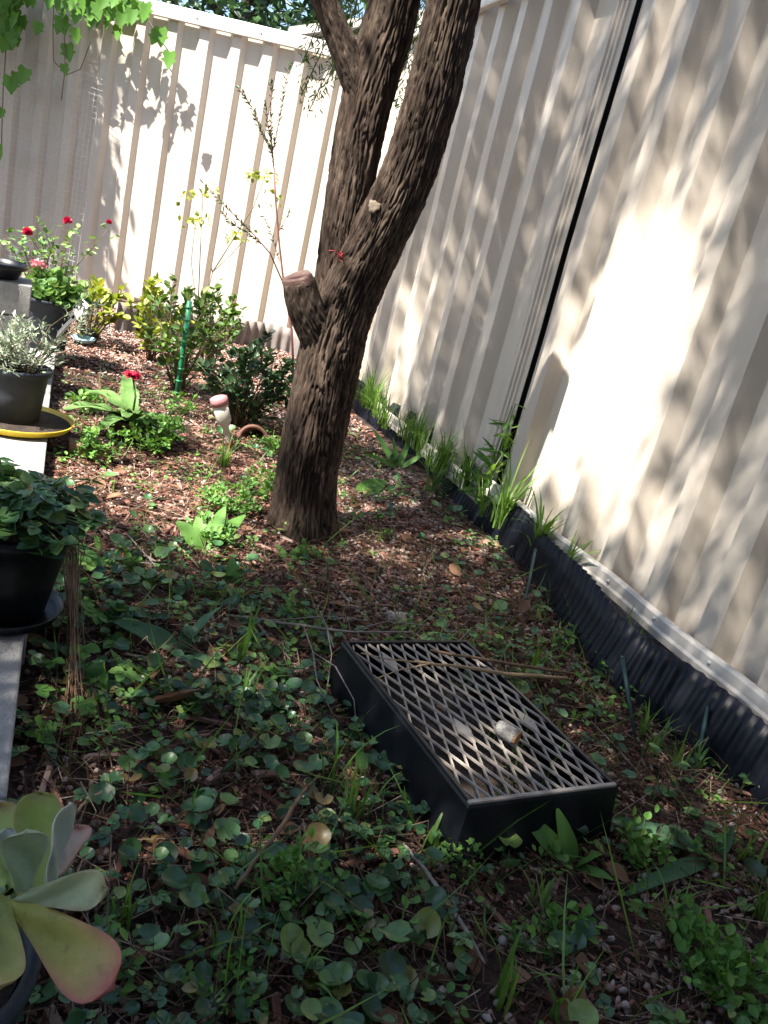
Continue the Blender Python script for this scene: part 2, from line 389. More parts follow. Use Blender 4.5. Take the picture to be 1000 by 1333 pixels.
# ------------------------------------------------------------------ ground
def axis(lo, hi, step, far):
    a = list(np.arange(lo, hi + 1e-6, step)); k = step
    while a[-1] < far: k *= 1.6; a.append(a[-1] + k)
    k = step; pre = []
    x = lo
    while x > -far: k *= 1.6; x -= k; pre.append(x)
    return np.array(pre[::-1] + a)
gx = axis(-3.0, 1.6, .035, 300); gy = axis(.0, 5.6, .035, 300)
XX, YY = np.meshgrid(gx, gy); fade = ((XX > -3.2) & (XX < 1.8) & (YY > -.3) & (YY < 6)).astype(float)
ZZ = gh(XX, YY) * fade
nx, ny = len(gx), len(gy)
gv = np.stack([XX.ravel(), YY.ravel(), ZZ.ravel()], 1)
ii, jj = np.meshgrid(np.arange(nx - 1), np.arange(ny - 1)); q = (jj * nx + ii).ravel()
gf = np.concatenate([np.stack([q, q + 1, q + nx + 1], 1), np.stack([q, q + nx + 1, q + nx], 1)])
tag(link_tris('ground', gv, gf, M['soil']), kind='structure')

# ------------------------------------------------------------------ fences of ribbed steel sheet
def ribbed_sheet(fun, s0, s1, z0, z1, parent, phase=0.0, extra=None, period=.19, depth=.030):
    """trapezoid profile between s0 and s1, closed, 1.6 mm thick"""
    o, sl = .055, .025; inn = period - o - 2 * sl
    pr = []
    k = math.floor((s0 - phase) / period) - 1
    while phase + k * period < s1 + period:
        a = phase + k * period
        pr += [(a, .0), (a + inn, .0), (a + inn + sl, depth), (a + inn + sl + o, depth)]
        # slight crease in the middle of the pan
        k += 1
    P = []
    for (a, b), (c, d) in zip(pr[:-1], pr[1:]):
        for t in (0,) :
            P.append((a, b))
    P.append(pr[-1])
    Q = []
    for (a, b), (c, d) in zip(P[:-1], P[1:]):
        if c <= s0 or a >= s1: continue
        if a < s0: b = b + (d - b) * (s0 - a) / (c - a); a = s0
        if not Q: Q.append((a, b))
        if c > s1: d = b + (d - b) * (s1 - a) / (c - a); c = s1
        Q.append((c, d))
    if extra: Q = extra(Q)
    m = MB(); vs = []; n = len(Q)
    zs = np.linspace(z0, z1, 7)
    for th in (0, -.0016):
        for z in zs:
            for (a, b) in Q:
                w = .0018 * math.sin(a * 7 + z * 5) + .0012 * math.sin(a * 3.1 - z * 9)
                vs.append(fun(a, b + th + w, z))
    fs = []; nz = len(zs); B = n * nz
    for j in range(nz - 1):
        for i in range(n - 1):
            k = j * n + i
            fs.append((k, k + 1, k + n + 1, k + n)); fs.append((B + k, B + k + n, B + k + n + 1, B + k + 1))
    for i in range(n - 1):
        fs.append((i, B + i, B + i + 1, i + 1)); k = (nz - 1) * n + i; fs.append((k, k + 1, B + k + 1, B + k))
    for j in range(nz - 1):
        k = j * n; fs.append((k, k + n, B + k + n, B + k)); k = j * n + n - 1; fs.append((k, B + k, B + k + n, k + n))
    m.add(vs, fs)
    return m.build('sheet', M['steel'], parent, smooth=False)
def strip(fun, s0, s1, off0, off1, z0, z1, name, mat, parent, bevel=.004):
    vs = [fun(s, o, z) for z in (z0, z1) for o in (off0, off1) for s in (s0, s1)]
    m = MB().add(vs, [(0, 1, 3, 2), (4, 6, 7, 5), (0, 4, 5, 1), (2, 3, 7, 6), (0, 2, 6, 4), (1, 5, 7, 3)])
    return m.build(name, mat, parent, smooth=False, bevel=bevel)

back = thing('steel_fence', BF(0, 0, 0), 'sunlit cream ribbed steel fence across the far end of the garden', 'fence')
IDB = np.array(BF(0, 0, 0))
def BFl(s, off, z): return BF(s, off, z) - IDB
s_lo, s_hi = -2.6, SB_CORNER - .02
bounds = list(np.arange(s_lo, s_hi - .3, .76)) + [s_hi]
for a, b in zip(bounds[:-1], bounds[1:]):
    ribbed_sheet(BFl, a + .0002, b - .0002, .03, 1.70, back, phase=.0)
strip(BFl, s_lo, s_hi, .036, .062, 1.672, 1.745, 'top_rail', M['steel_rail'], back)
strip(BFl, s_lo, s_hi, -.03, -.004, 1.672, 1.745, 'top_rail', M['steel_rail'], back)
strip(BFl, s_lo, s_hi, .036, .060, .0, .05, 'bottom_rail', M['steel_rail'], back)
strip(BFl, s_hi - .06, s_hi - .005, .034, .075, -.1, 1.79, 'post', M['steel_rail'], back)

rfence = thing('steel_fence', RF(0, 0, 0), 'dappled cream ribbed steel fence along the black corrugated edging', 'fence')
IDR = np.array(RF(0, 0, 0))
def RFl(s, off, z): return RF(s, off, z) - IDR
def micro(Q):
    a1 = Q[-1][0]
    return Q
GAP = 1.262
# nearer panel (towards the viewer) and the panel behind the gap
nb = [-1.6, -.84, -.08, .60, GAP - .003]
for a, b in zip(nb[:-1], nb[1:]):
    ribbed_sheet(RFl, a + .0002, b - .0002, .09, 1.72, rfence, phase=GAP - .003 - .06 - .19 * 8, depth=.042)
def lapped(Q):
    """overlap with three narrow stiffening ribs next to the gap"""
    out = []
    a = GAP + .012
    out = [(a, .012), (a + .022, .012)]
    for k in range(3):
        b = a + .024 + k * .026
        out += [(b, .012), (b + .004, .019), (b + .012, .019), (b + .016, .012)]
    out += [(a + .13, .0)]
    return out + [q for q in Q if q[0] > a + .14]
fb = [GAP + .012, 2.02, 2.78, 3.54, S_CORNER - .02]
for i, (a, b) in enumerate(zip(fb[:-1], fb[1:])):
    ribbed_sheet(RFl, a + .0002, b - .0002, .035, 1.72, rfence, phase=GAP + .155, extra=lapped if i == 0 else None, depth=.046)
strip(RFl, GAP - .07, GAP + .22, -.075, -.030, -.2, 1.74, 'post', M['dark_slot'], rfence)  # broad post coloured near-black to paint the darkness inside the gap
strip(RFl, -1.6, GAP - .012, .047, .077, 1.675, 1.75, 'top_rail', M['steel_rail'], rfence)
strip(RFl, GAP + .012, S_CORNER - .06, .050, .080, 1.675, 1.75, 'top_rail', M['steel_rail'], rfence)
# bottom rail: a folded channel
def folded_rail(s0, s1, dz=0.0):
    prof = [(.049, .146), (.056, .145), (.062, .139), (.063, .118), (.068, .112), (.067, .096), (.049, .093)]
    vs = []; fs = []; n = len(prof); ns = 24
    for i in range(ns + 1):
        s = s0 + (s1 - s0) * i / ns
        for (o, z) in prof: vs.append(RFl(s, o + .002 * math.sin(s * 9), z + dz + .0025 * math.sin(s * 13 + 1)))
    for i in range(ns):
        for k in range(n):
            fs.append((i * n + k, (i + 1) * n + k, (i + 1) * n + (k + 1) % n, i * n + (k + 1) % n))
    fs.append(tuple(range(n))); fs.append(tuple(ns * n + k for k in range(n))[::-1])
    MB().add(vs, fs).build('bottom_rail', M['steel_rail'], rfence, smooth=False)
folded_rail(-1.6, GAP - .015); folded_rail(GAP + .015, S_CORNER - .05, -.045)

for s_ in np.arange(-1.0, GAP - .03, .19):
    c = RFl(s_, .064, .129); nr = Vector(tuple(RFN)); MB().tube([Vector(tuple(c)) - nr * .002, Vector(tuple(c)) + nr * .003], .0042, 8).build('screw', M['wire'], rfence)
for s_ in np.arange(-2.0, s_hi, .38):
    c = BFl(s_, .062, 1.708); nr = Vector(tuple(BN)); MB().tube([Vector(tuple(c)) - nr * .002, Vector(tuple(c)) + nr * .003], .0055, 8).build('screw', M['wire'], back)

# ------------------------------------------------------------------ concrete blocks of the left garden wall
wall = thing('block_wall', LW(0, 0, 0), 'low concrete block wall holding the bed beside the black pot', 'wall')
IDW = np.array(LW(0, 0, 0))
seams = [-.75, -.36, .03, .42, .81, 1.20, 1.59, 1.98, 2.37, 2.76]
for i, (a, b) in enumerate(zip(seams[:-1], seams[1:])):
    j = .004 * math.sin(i * 5.1); h = .06 + .002 * math.sin(i * 3.3)
    m = MB(); vs = [LW(s, o + j, z) - IDW for z in (-.35, h) for o in (-.20, 0) for s in (a + .002, b - .002)]
    m.add(vs, [(0, 2, 3, 1), (4, 5, 7, 6), (0, 1, 5, 4), (2, 6, 7, 3), (0, 4, 6, 2), (1, 3, 7, 5)])
    m.build('block', M['concrete'], wall, smooth=False, bevel=.004)
vs = [LW(s, o, z) for z in (-.3, .046) for o in (-2.5, -.204) for s in (-2, 2.0)]
tag(MB().add(vs, [(0, 2, 3, 1), (4, 5, 7, 6), (0, 1, 5, 4), (2, 6, 7, 3), (0, 4, 6, 2), (1, 3, 7, 5)]).build('patio', M['concrete'], smooth=False), kind='structure')
# stacked blocks behind the grey pot
P_ = G(33, 498, .06)
stack = thing('block_stack', (P_[0], P_[1], .06), 'stack of grey concrete blocks under the empty black bowl', 'wall', rotz=math.radians(27))
bw, bh, bd = .36, .108, .17
for k in range(3):
    j = .006 * math.sin(k * 2.3)
    MB().box((-bw / 2 + j, bd / 2, bh * (k + .5)), (bw / 2, bd / 2, bh / 2 - .0025)).build('block', M['concrete'], stack, smooth=False, bevel=.004)
    MB().box((-bw * 1.5 - .004 + j, bd / 2, bh * (k + .5)), (bw / 2, bd / 2, bh / 2 - .0025)).build('block', M['concrete'], stack, smooth=False, bevel=.004)

# ------------------------------------------------------------------ corrugated garden edging
def polyline_resample(pts, step):
    pts = [np.array(p, float) for p in pts]; out = [pts[0]]; 
    L = [0]
    for a, b in zip(pts[:-1], pts[1:]): L.append(L[-1] + np.linalg.norm(b - a))
    n = int(L[-1] / step); res = []
    for i in range(n + 1):
        t = L[-1] * i / n; k = min(max(np.searchsorted(L, t) - 1, 0), len(pts) - 2)
        f = (t - L[k]) / (L[k + 1] - L[k]); res.append(pts[k] * (1 - f) + pts[k + 1] * f)
    res = np.array(res)
    for _ in range(12):
        res[1:-1] = (res[:-2] + res[1:-1] * 2 + res[2:]) / 4
    return res
def edging(pts, height, period, amp, mat, label, top_wave=.006, lean=0.0):
    r = polyline_resample(pts, period / 8)
    tan = np.gradient(r, axis=0); tan /= np.linalg.norm(tan, axis=1, keepdims=True)
    nor = np.stack([-tan[:, 1], tan[:, 0]], 1)
    ph = np.arange(len(r)) / 8 * 2 * math.pi
    o = thing('garden_edging', (r[0][0], r[0][1], 0), label, 'edging')
    zs = [-.05, .0, height * .35, height * .7, height]
    vs = []; fs = []; n = len(r); nz = len(zs)
    for th in (0, .0025):
        for z in zs:
            for i in range(n):
                c = r[i] + nor[i] * (amp * math.sin(ph[i]) + th + lean * z + .006 * math.sin(i * .021 + z * 20))
                zz = z + (top_wave * math.sin(i * .017) + .6 * top_wave * math.sin(i * .043 + 1) if z == height else 0)
                vs.append((c[0] - r[0][0], c[1] - r[0][1], zz))
    B = n * nz
    for j in range(nz - 1):
        for i in range(n - 1):
            k = j * n + i; fs.append((k, k + 1, k + n + 1, k + n)); fs.append((B + k, B + k + n, B + k + n + 1, B + k + 1))
    for i in range(n - 1):
        k = (nz - 1) * n + i; fs.append((k, k + 1, B + k + 1, B + k))
    MB().add(vs, fs).build('corrugated_strip', mat, o)
    return o
EDG = [G(u, v)[:2] for u, v in [(1120, 1190), (1000, 1072), (960, 1035), (920, 998), (860, 945), (800, 905), (755, 862), (715, 800), (672, 738), (630, 690), (585, 640), (545, 598), (505, 570), (478, 548)]]
EDG = [RF(-1.2, .16, 0)[:2], RF(-.6, .15, 0)[:2]] + EDG[1:]
EDG += [RF(s, .10, 0)[:2] for s in (2.7, 3.1, 3.5)]
edging(EDG, .140, .030, .0032, M['edging'], 'black corrugated plastic edging running along the foot of the dappled fence', .009, lean=-.22)
fill = polyline_resample(EDG, .05); vs = []; fs = []
for i, p in enumerate(fill):
    s_ = float((np.array([p[0], p[1], 0]) - RF0) @ RFD); o_ = float((np.array([p[0], p[1], 0]) - RF0) @ RFN)
    for k, f_ in enumerate((0, .25, .5, .75, 1)):
        q_ = RF(s_, -.03 + (o_ - .018 + .03) * f_, .062 + .014 * math.sin(i * .9 + k * 2) + .012 * math.sin(k * 1.4 + i * .31)); vs.append(q_)
    if i: b = i * 5; fs += [(b - 5 + k, b - 4 + k, b + 1 + k, b + k) for k in range(4)]
tag(MB().add(vs, fs).build('soil_strip', M['soil']), kind='structure')
EDB = [G(u, v)[:2] for u, v in [(150, 430), (215, 436), (285, 447), (340, 452), (380, 462), (398, 478), (402, 500)]]
edging(EDB, .15, .062, .010, M['edging_grey'], 'grey brown corrugated edging curving in front of the far fence', .006)

# ------------------------------------------------------------------ tree
TB = np.array([-.195, 2.075, 0])
tree = thing('tree', TB, 'rough barked forked tree growing out of the mulch bed', 'tree')
def bark_tube(name, pts, rads, step=.0032, nth=180, amp=.0065, flare=0.0, seed=0.0, cut=None, twist=.5, mat='bark'):
    pts = [np.array(p, float) for p in pts]
    # catmull-rom resample
    L = [0]
    for a, b in zip(pts[:-1], pts[1:]): L.append(L[-1] + np.linalg.norm(b - a))
    n = max(int(L[-1] / step), 6)
    C_, R_ = [], []
    for i in range(n + 1):
        t = L[-1] * i / n; k = min(max(int(np.searchsorted(L, t)) - 1, 0), len(pts) - 2)
        f = (t - L[k]) / (L[k + 1] - L[k])
        p0, p1, p2, p3 = pts[max(k - 1, 0)], pts[k], pts[k + 1], pts[min(k + 2, len(pts) - 1)]
        C_.append(.5 * ((2 * p1) + (-p0 + p2) * f + (2 * p0 - 5 * p1 + 4 * p2 - p3) * f * f + (-p0 + 3 * p1 - 3 * p2 + p3) * f ** 3))
        R_.append(rads[k] * (1 - f) + rads[k + 1] * f)
    C_ = np.array(C_); T_ = np.gradient(C_, axis=0); T_ /= np.linalg.norm(T_, axis=1, keepdims=True)
    ref = np.array([1.0, 0, 0]); vs = []
    for i in range(n + 1):
        ref = ref - T_[i] * (ref @ T_[i]); ref /= np.linalg.norm(ref); bi = np.cross(T_[i], ref)
        s = L[-1] * i / n; R0 = R_[i]
        for k in range(nth):
            a = 2 * math.pi * k / nth
            aw = a + twist * s
            cx, cy = math.cos(aw), math.sin(aw)
            w1 = noise.noise((cx * 3 + seed, cy * 3, s * 9))
            q1 = noise.noise((cx * R0 / .0064 + seed + w1 * .8, cy * R0 / .0064 + w1 * .8, s / .095 + w1 * .8))
            q2 = noise.noise((cx * R0 / .0032 + seed + 7, cy * R0 / .0032, s / .024))
            q3 = noise.noise((cx * 1.6 + seed + 3, cy * 1.6, s * 4))
            ridge = min(1.0, abs(q1) * 3.6) ** .7
            h = amp * 1.0 * (ridge - .8) + amp * .42 * q2 + R0 * .07 * q3
            if flare and s < flare:
                fl = (1 - s / flare) ** 2
                h += R0 * fl * (.14 + .42 * max(0, math.cos(a * 4 + .6 + .7 * math.sin(a))))
            vs.append(C_[i] + (ref * math.cos(a) + bi * math.sin(a)) * (R0 + h))
    fs = []
    for i in range(n):
        for k in range(nth):
            fs.append((i * nth + k, i * nth + (k + 1) % nth, (i + 1) * nth + (k + 1) % nth, (i + 1) * nth + k))
    fs.append(tuple(range(nth))[::-1]); fs.append(tuple(n * nth + k for k in range(nth)))
    o = link_mesh(name, [v - TB for v in vs], fs, M[mat], tree)
    return o
Tp = lambda u, v, y=2.075: PY(u, v, y)
trunk_pts = [Tp(391, 716), Tp(393, 690), Tp(400, 610), Tp(416, 530), Tp(431, 455), Tp(452, 392), Tp(488, 318, 2.07), Tp(526, 238, 2.06), Tp(552, 160, 2.05), Tp(574, 80, 2.04), Tp(592, 0, 2.03), Tp(612, -110, 2.0), Tp(620, -260, 1.94), Tp(600, -460, 1.80)]
trunk_r = [.088, .085, .082, .080, .080, .074, .066, .062, .060, .059, .058, .054, .046, .034]
trunk = bark_tube('trunk', trunk_pts, trunk_r, nth=250, flare=.24, amp=.0085)
limb_pts = [Tp(428, 440, 2.10), Tp(437, 370, 2.105), Tp(448, 300, 2.11), Tp(459, 230, 2.115), Tp(470, 165, 2.12), Tp(486, 100, 2.125), Tp(506, 35, 2.13), Tp(522, -40, 2.14), Tp(535, -150, 2.2), Tp(545, -300, 2.3)]
limb_r = [.050, .053, .055, .058, .060, .060, .058, .055, .047, .036]
bark_tube('limb', limb_pts, limb_r, nth=190, seed=5.0, amp=.007)
bark_tube('limb', [Tp(476, 150, 2.11), Tp(464, 105, 2.10), Tp(449, 66, 2.09), Tp(432, 25, 2.08), Tp(412, -25, 2.06), Tp(380, -110, 2.0), Tp(330, -220, 1.9)],
          [.036, .036, .033, .030, .028, .024, .018], nth=90, seed=9.0, amp=.005)
# sawn stub with its cut face
st0, st1 = Tp(424, 452, 2.06), Tp(389, 366, 2.00)
stub = bark_tube('stub', [st0, Tp(411, 425, 2.04), Tp(397, 395, 2.015), st1], [.050, .050, .045, .039], nth=120, seed=13.0, amp=.0045)
def disc(name, c, nrm, r, mat, parent, base, th=.004, wob=.08, seed=0):
    nrm = Vector(tuple(nrm)).normalized(); x = nrm.orthogonal().normalized(); y = nrm.cross(x)
    n = 28; vs = []
    for zz, sc in ((-th, 1.0), (th * .6, 1.0), (th, .93), (th * .7, .4)):
        for k in range(n):
            a = 2 * math.pi * k / n; rr = r * sc * (1 + wob * math.sin(3 * a + seed) * .6 + wob * .4 * math.sin(7 * a + seed))
            vs.append(Vector(tuple(c)) + x * rr * math.cos(a) + y * rr * math.sin(a) + nrm * zz)
    fs = []
    for j in range(3):
        for k in range(n): fs.append((j * n + k, j * n + (k + 1) % n, (j + 1) * n + (k + 1) % n, (j + 1) * n + k))
    fs.append(tuple(3 * n + k for k in range(n)))
    return link_mesh(name, [v - Vector(tuple(base)) for v in vs], fs, M[mat], parent)
sd = (st1 - Tp(397, 395, 2.015)); disc('cut_face', st1 + sd / np.linalg.norm(sd) * .004, sd, .0375, 'stub_cut', stub, TB, .010, .12)
kc = PY(487, 269, 2.0); disc('pruning_scar', kc, CC - kc + np.array([-.4, 0, .3]), .014, 'pale_cut', trunk, TB, .005, .25)

# ------------------------------------------------------------------ unseen building with roof, added to shade the foreground
ROOF_C = .12
def HS(a, b, z): return np.array([.9204, .391, 0]) * a + RFD * b + np.array([0, 0, z])      # a along the facade, b towards the garden
hb0 = HS(-1.5, -2.4, 0)
shade_house = thing('shade_house', hb0, 'unseen building added to shade the near end of the bed', 'shade_house')
def hbox(a0, a1, b0, b1, z0, z1, name, mat, parent=shade_house, bevel=.0):
    vs = [HS(a, b, z) - hb0 for z in (z0, z1) for b in (b0, b1) for a in (a0, a1)]
    return MB().add(vs, [(0, 2, 3, 1), (4, 5, 7, 6), (0, 1, 5, 4), (2, 6, 7, 3), (0, 4, 6, 2), (1, 3, 7, 5)]).build(name, mat, parent, smooth=False, bevel=bevel)
hbox(-5.5, .95, -2.9, -2.4, -.2, 3.0, 'wall', M['shade_house_wall'])
hbox(-5.6, 1.0, -2.95, ROOF_C, 2.60, 2.70, 'shade_roof', M['shade_roof_sheet'])
hbox(-5.6, 1.0, ROOF_C + .002, ROOF_C + .06, 2.58, 2.71, 'gutter', M['steel_rail'])
for a in (-4.2, -2.3): hbox(a, a + .09, ROOF_C - .2, ROOF_C - .11, .0, 2.60, 'post', M['steel_rail'])
hbox(-3.6, -2.2, -2.398, -2.37, .9, 2.1, 'window', M['dark_slot']); hbox(-1.6, -.7, -2.398, -2.36, .05, 2.1, 'door', M['dark_slot'])

# ------------------------------------------------------------------ foliage: unseen crown clumps, placed along sun rays where shade is wanted
def in_view(P, mu=25):
    u, v, w = proj(P)
    return (w > .05) & (u > -mu - 40) & (u < 1000 + mu + 40) & (v > -mu) & (v < 1333 + mu)
RFBRIGHT = [(.82, .66, .30, .42), (.98, .46, .20, .36), (.86, .98, .18, .28), (1.0, .2, .14, .16), (.52, .36, .18, .2), (.20, .28, .13, .16), (2.32, .36, .24, .42), (1.52, 1.45, .08, .16), (1.15, 1.35, .06, .25), (.62, 1.05, .06, .1)]
GLIT = [(180, 648, 70, 40), (240, 600, 60, 40), (120, 640, 40, 40), (400, 772, 22, 12), (632, 712, 26, 14), (470, 650, 30, 14), (210, 690, 40, 12), (560, 745, 26, 12), (300, 680, 40, 25), (640, 790, 20, 12)]
def crown_targets():
    out = []
    # shaded foreground of the bed
    n = 1900
    for _ in range(n):
        x, y = RNG.uniform(-1.0, 1.3), RNG.uniform(-.2, 2.25)
        lim = 1.86 + .25 * x + .1 * math.sin(7 * x)
        u, v, w = proj((x, y, 0))
        if y > lim and x < .1: continue
        if y > 2.2 or (np.array([x, y, 0]) - RF0) @ RFN < .06: continue
        if any(((u - a) / (b_ * 1.1)) ** 2 + ((v - c) / (d_ * 1.1)) ** 2 < 1 for a, c, b_, d_ in GLIT): continue
        if np.array([x, y, 0]) @ RFD + 2.6 / SV[2] * (SV @ RFD) < ROOF_C - .15: continue
        out.append((x, y, 0))
    # dappled right-hand fence
    for _ in range(1750):
        s, z = RNG.uniform(-.9, 2.75), RNG.uniform(-.05, 2.0)
        if any(((s - a) / b_) ** 2 + ((z - c) / d_) ** 2 < 1 for a, c, b_, d_ in RFBRIGHT) and RNG.random() > .20: continue
        P = RF(s, .02, z)
        out.append(tuple(P))
    # broken shade on the mulch beside and behind the trunk
    for _ in range(330):
        x, y = RNG.uniform(-.25, .6), RNG.uniform(1.5, 3.2); u, v, w = proj((x, y, 0))
        if (np.array([x, y, 0]) - RF0) @ RFN < .06: continue
        if any(((u - a) / b_) ** 2 + ((v - c) / d_) ** 2 < 1 for a, c, b_, d_ in GLIT): continue
        out.append((x, y, 0))
    for _ in range(110):
        out.append((RNG.uniform(-1.3, .0), RNG.uniform(2.2, 3.6), 0))
    return np.array(out)
LIT_BARK = [PY(u, v, 2.05) for u, v in [(470, 190), (458, 250), (448, 290), (562, 70), (440, 40), (455, 85), (380, 400)]] + [RF(a, .03, b) for a, b in [(.80, .60), (.93, .76), (.70, .46), (.95, .48), (.85, .95)]]
tg = crown_targets()
clumps = []
for P in tg:
    for tr in range(6):
        t = RNG.uniform(3.0, 5.6) if P[2] == 0 else RNG.uniform(3.6, 7.5)
        Q = P + SV * t
        if Q[2] < 2.05: continue
        if in_view(Q, 140): continue
        if any(np.linalg.norm(np.cross(Q - T_, SV)) < .13 for T_ in LIT_BARK): continue
        clumps.append(Q); break
clumps = np.array(clumps)
NL = 15
cp = np.repeat(clumps, NL, 0) + RNG.normal(0, .062, (len(clumps) * NL, 3))
keep = ~np.array([in_view(p, 30) for p in cp])
cp = cp[keep]; n = len(cp)
D_ = rand_dirs(n, -.9, .4)
Ms = frames_from_dirs(D_, RNG.uniform(0, 6.28, n), RNG.uniform(.045, .085, n), RNG.uniform(.05, .085, n))
cv, cf = scatter(*LEAF_CHEAP, Ms, cp)
link_tris('crown', cv - TB, cf, M['crown_leaf'], tree)
# boughs carrying the crown
bough = MB()
tops = [trunk_pts[-1], limb_pts[-1], Tp(330, -220, 1.9)]
sel = clumps[RNG.choice(len(clumps), 90, replace=False)]
for Q in sel:
    T0 = min(tops, key=lambda t: np.linalg.norm(t - Q)); T0 = np.array(T0)
    mid = (T0 + Q) / 2 + np.array([0, 0, .25])
    pts = [T0, T0 * .6 + mid * .4 + np.array([0, 0, .1]), mid, mid * .4 + Q * .6, Q]
    if any(in_view(p, 30) for p in pts[1:]): continue
    if any(np.linalg.norm(np.cross(np.array(p) - T_, SV)) < .30 for T_ in LIT_BARK[-5:] for f_ in np.linspace(0, 1, 9) for p in (pts[0] * (1 - f_) + pts[2] * f_, pts[2] * (1 - f_) + pts[4] * f_)): continue
    bough.tube([p - TB for p in pts], [.018, .014, .010, .006, .003], 5)
bough.build('boughs', M['bark'], tree)

# weeping sprays of fine foliage hanging behind the trunks
def hanging_spray(paths, mat, parent, base, leaf=(.03, .05), dens=260, name='spray'):
    st = MB(); pp = []; dd = []
    for pth in paths:
        pth = [np.array(p) for p in pth]
        st.tube([p - base for p in pth], [.003] + [.0018] * (len(pth) - 1), 4)
        for a, b in zip(pth[:-1], pth[1:]):
            k = int(np.linalg.norm(b - a) * dens)
            for _ in range(k):
                f = RNG.random(); q_ = a * (1 - f) + b * f
                d = (b - a) / np.linalg.norm(b - a) * .5 + rand_dirs(1, -1, .1)[0] * .9
                pp.append(q_ + RNG.normal(0, .012, 3)); dd.append(d)
    n = len(pp)
    Ms = frames_from_dirs(np.array(dd), RNG.uniform(0, 6.28, n), RNG.uniform(leaf[0], leaf[1], n), RNG.uniform(leaf[0], leaf[1], n) * .55)
    v, f = scatter(*LEAF_NARROW, Ms, np.array(pp) - base)
    link_tris(name, v, f, mat, parent)
    st.build('twig', M['stem'], parent)
spr = []
for u0_, v0_, u1_, v1_, y in [(455, -40, 440, 60, 2.6), (470, -40, 425, 110, 2.6), (480, -40, 455, 150, 2.65), (500, -30, 440, 95, 2.7), (505, -30, 465, 60, 2.7), (545, -30, 515, 120, 2.6), (560, -30, 520, 150, 2.55), (430, -40, 395, 80, 2.7), (540, -40, 528, 90, 2.6), (450, -20, 392, 125, 2.75), (465, 0, 402, 145, 2.75), (590, -40, 602, 50, 2.5)]:
    a, b = PY(u0_, v0_, y), PY(u1_, v1_, y)
    spr.append([a, a * .6 + b * .4 + np.array([.02, 0, .03]), b])
hanging_spray(spr, M['shrub_leaf'], tree, TB, (.014, .028), 520)

# ------------------------------------------------------------------ trees and shed beyond the far fence
def leaf_tree(name, base, h, rx, rz, n, label, cat, mat, lsize=(.09, .15), group=None):
    t = thing(name, base, label, cat, group)
    tp = MB().tube([(0, 0, -.1), (.05, 0, h * .3), (-.05, .05, h * .6), (0, 0, h * .85)], [.12, .09, .06, .03], 9)
    for k in range(7):
        a = k * 2.4; tp.tube([(0, 0, h * (.35 + .06 * k)), (.4 * rx * math.cos(a), .4 * rx * math.sin(a), h * (.5 + .05 * k)), (.8 * rx * math.cos(a), .8 * rx * math.sin(a), h * (.6 + .05 * k))], [.05, .03, .012], 6)
    tp.build('trunk', M['bark'], t)
    nc = 90
    cc = rand_dirs(nc) * np.cbrt(RNG.uniform(.15, 1, (nc, 1))) * np.array([rx, rx, rz]) + np.array([0, 0, h * .68])
    P = np.repeat(cc, n // nc, 0) + RNG.normal(0, .16, (nc * (n // nc), 3)); k = len(P)
    Ms = frames_from_dirs(rand_dirs(k, -.8, .5), RNG.uniform(0, 6.28, k), RNG.uniform(*lsize, k), RNG.uniform(*lsize, k))
    v, f = scatter(*LEAF_CHEAP, Ms, P)
    link_tris('crown', v, f, mat, t)
    return t
leaf_tree('evergreen_tree', (-2.35, 8.4, 0), 3.6, 1.0, 1.25, 7000, 'dark evergreen tree rising behind the far fence', 'tree', M['dark_leaf'])
shed = thing('garden_shed', (-.4, 6.6, 0), 'pale shed with sloping roof edge just beyond the fence corner', 'shed')
MB().add([(-.95, 0, 0), (1.2, 0, 0), (1.2, 0, 2.75), (-.95, 0, 2.02), (-.95, 1.8, 0), (1.2, 1.8, 0), (1.2, 1.8, 2.75), (-.95, 1.8, 2.02)],
         [(0, 1, 2, 3), (5, 4, 7, 6), (4, 0, 3, 7), (1, 5, 6, 2), (3, 2, 6, 7), (0, 4, 5, 1)]).build('wall', M['shed_wall'], shed, smooth=False)
MB().add([(-1.1, -.12, 1.985), (1.35, -.12, 2.815), (1.35, 1.9, 2.815), (-1.1, 1.9, 1.985), (-1.1, -.12, 2.045), (1.35, -.12, 2.875), (1.35, 1.9, 2.875), (-1.1, 1.9, 2.045)],
         [(0, 3, 2, 1), (4, 5, 6, 7), (0, 1, 5, 4), (2, 3, 7, 6), (1, 2, 6, 5), (3, 0, 4, 7)]).build('roof', M['steel_rail'], shed, smooth=False)

# ------------------------------------------------------------------ vine over the far fence
BYL = lambda u, v, off=.14: (lambda d: CC + d * (((BF(0, off, 0) - CC) @ BN) / (d @ BN)))(ray(u, v))
vine = thing('climbing_vine', BF(.5, .1, 0), 'ivy leaved vine spilling over the top of the sunlit fence', 'vine')
VB = np.array(BF(.5, .1, 0))
vm = bpy.data.meshes.new('leaf'); vm.from_pydata([tuple(p) for p in LEAF_IVY[0]], [], [tuple(int(i) for i in f) for f in LEAF_IVY[1]]); vm.materials.append(M['vine_leaf']); vm.polygons.foreach_set('use_smooth', [True] * len(vm.polygons)); vm.update()
def place_leaf(me, parent, base, p, d, nrm, size, wid=None, name='leaf'):
    d = Vector(tuple(d)).normalized(); nrm = Vector(tuple(nrm)); x = d.cross(nrm).normalized(); z = x.cross(d)
    o = bpy.data.objects.new(name, me); COL.objects.link(o); o.parent = parent
    w = wid or size; p = Vector(tuple(p)) - Vector(tuple(base))
    o.matrix_local = Matrix(((x.x * w, d.x * size, z.x * w, p.x), (x.y * w, d.y * size, z.y * w, p.y), (x.z * w, d.z * size, z.z * w, p.z), (0, 0, 0, 1)))
    return o
vl = [(80, 36), (88, 66), (84, 92), (206, 50), (222, 76), (155, 42), (98, 45), (210, 45)]
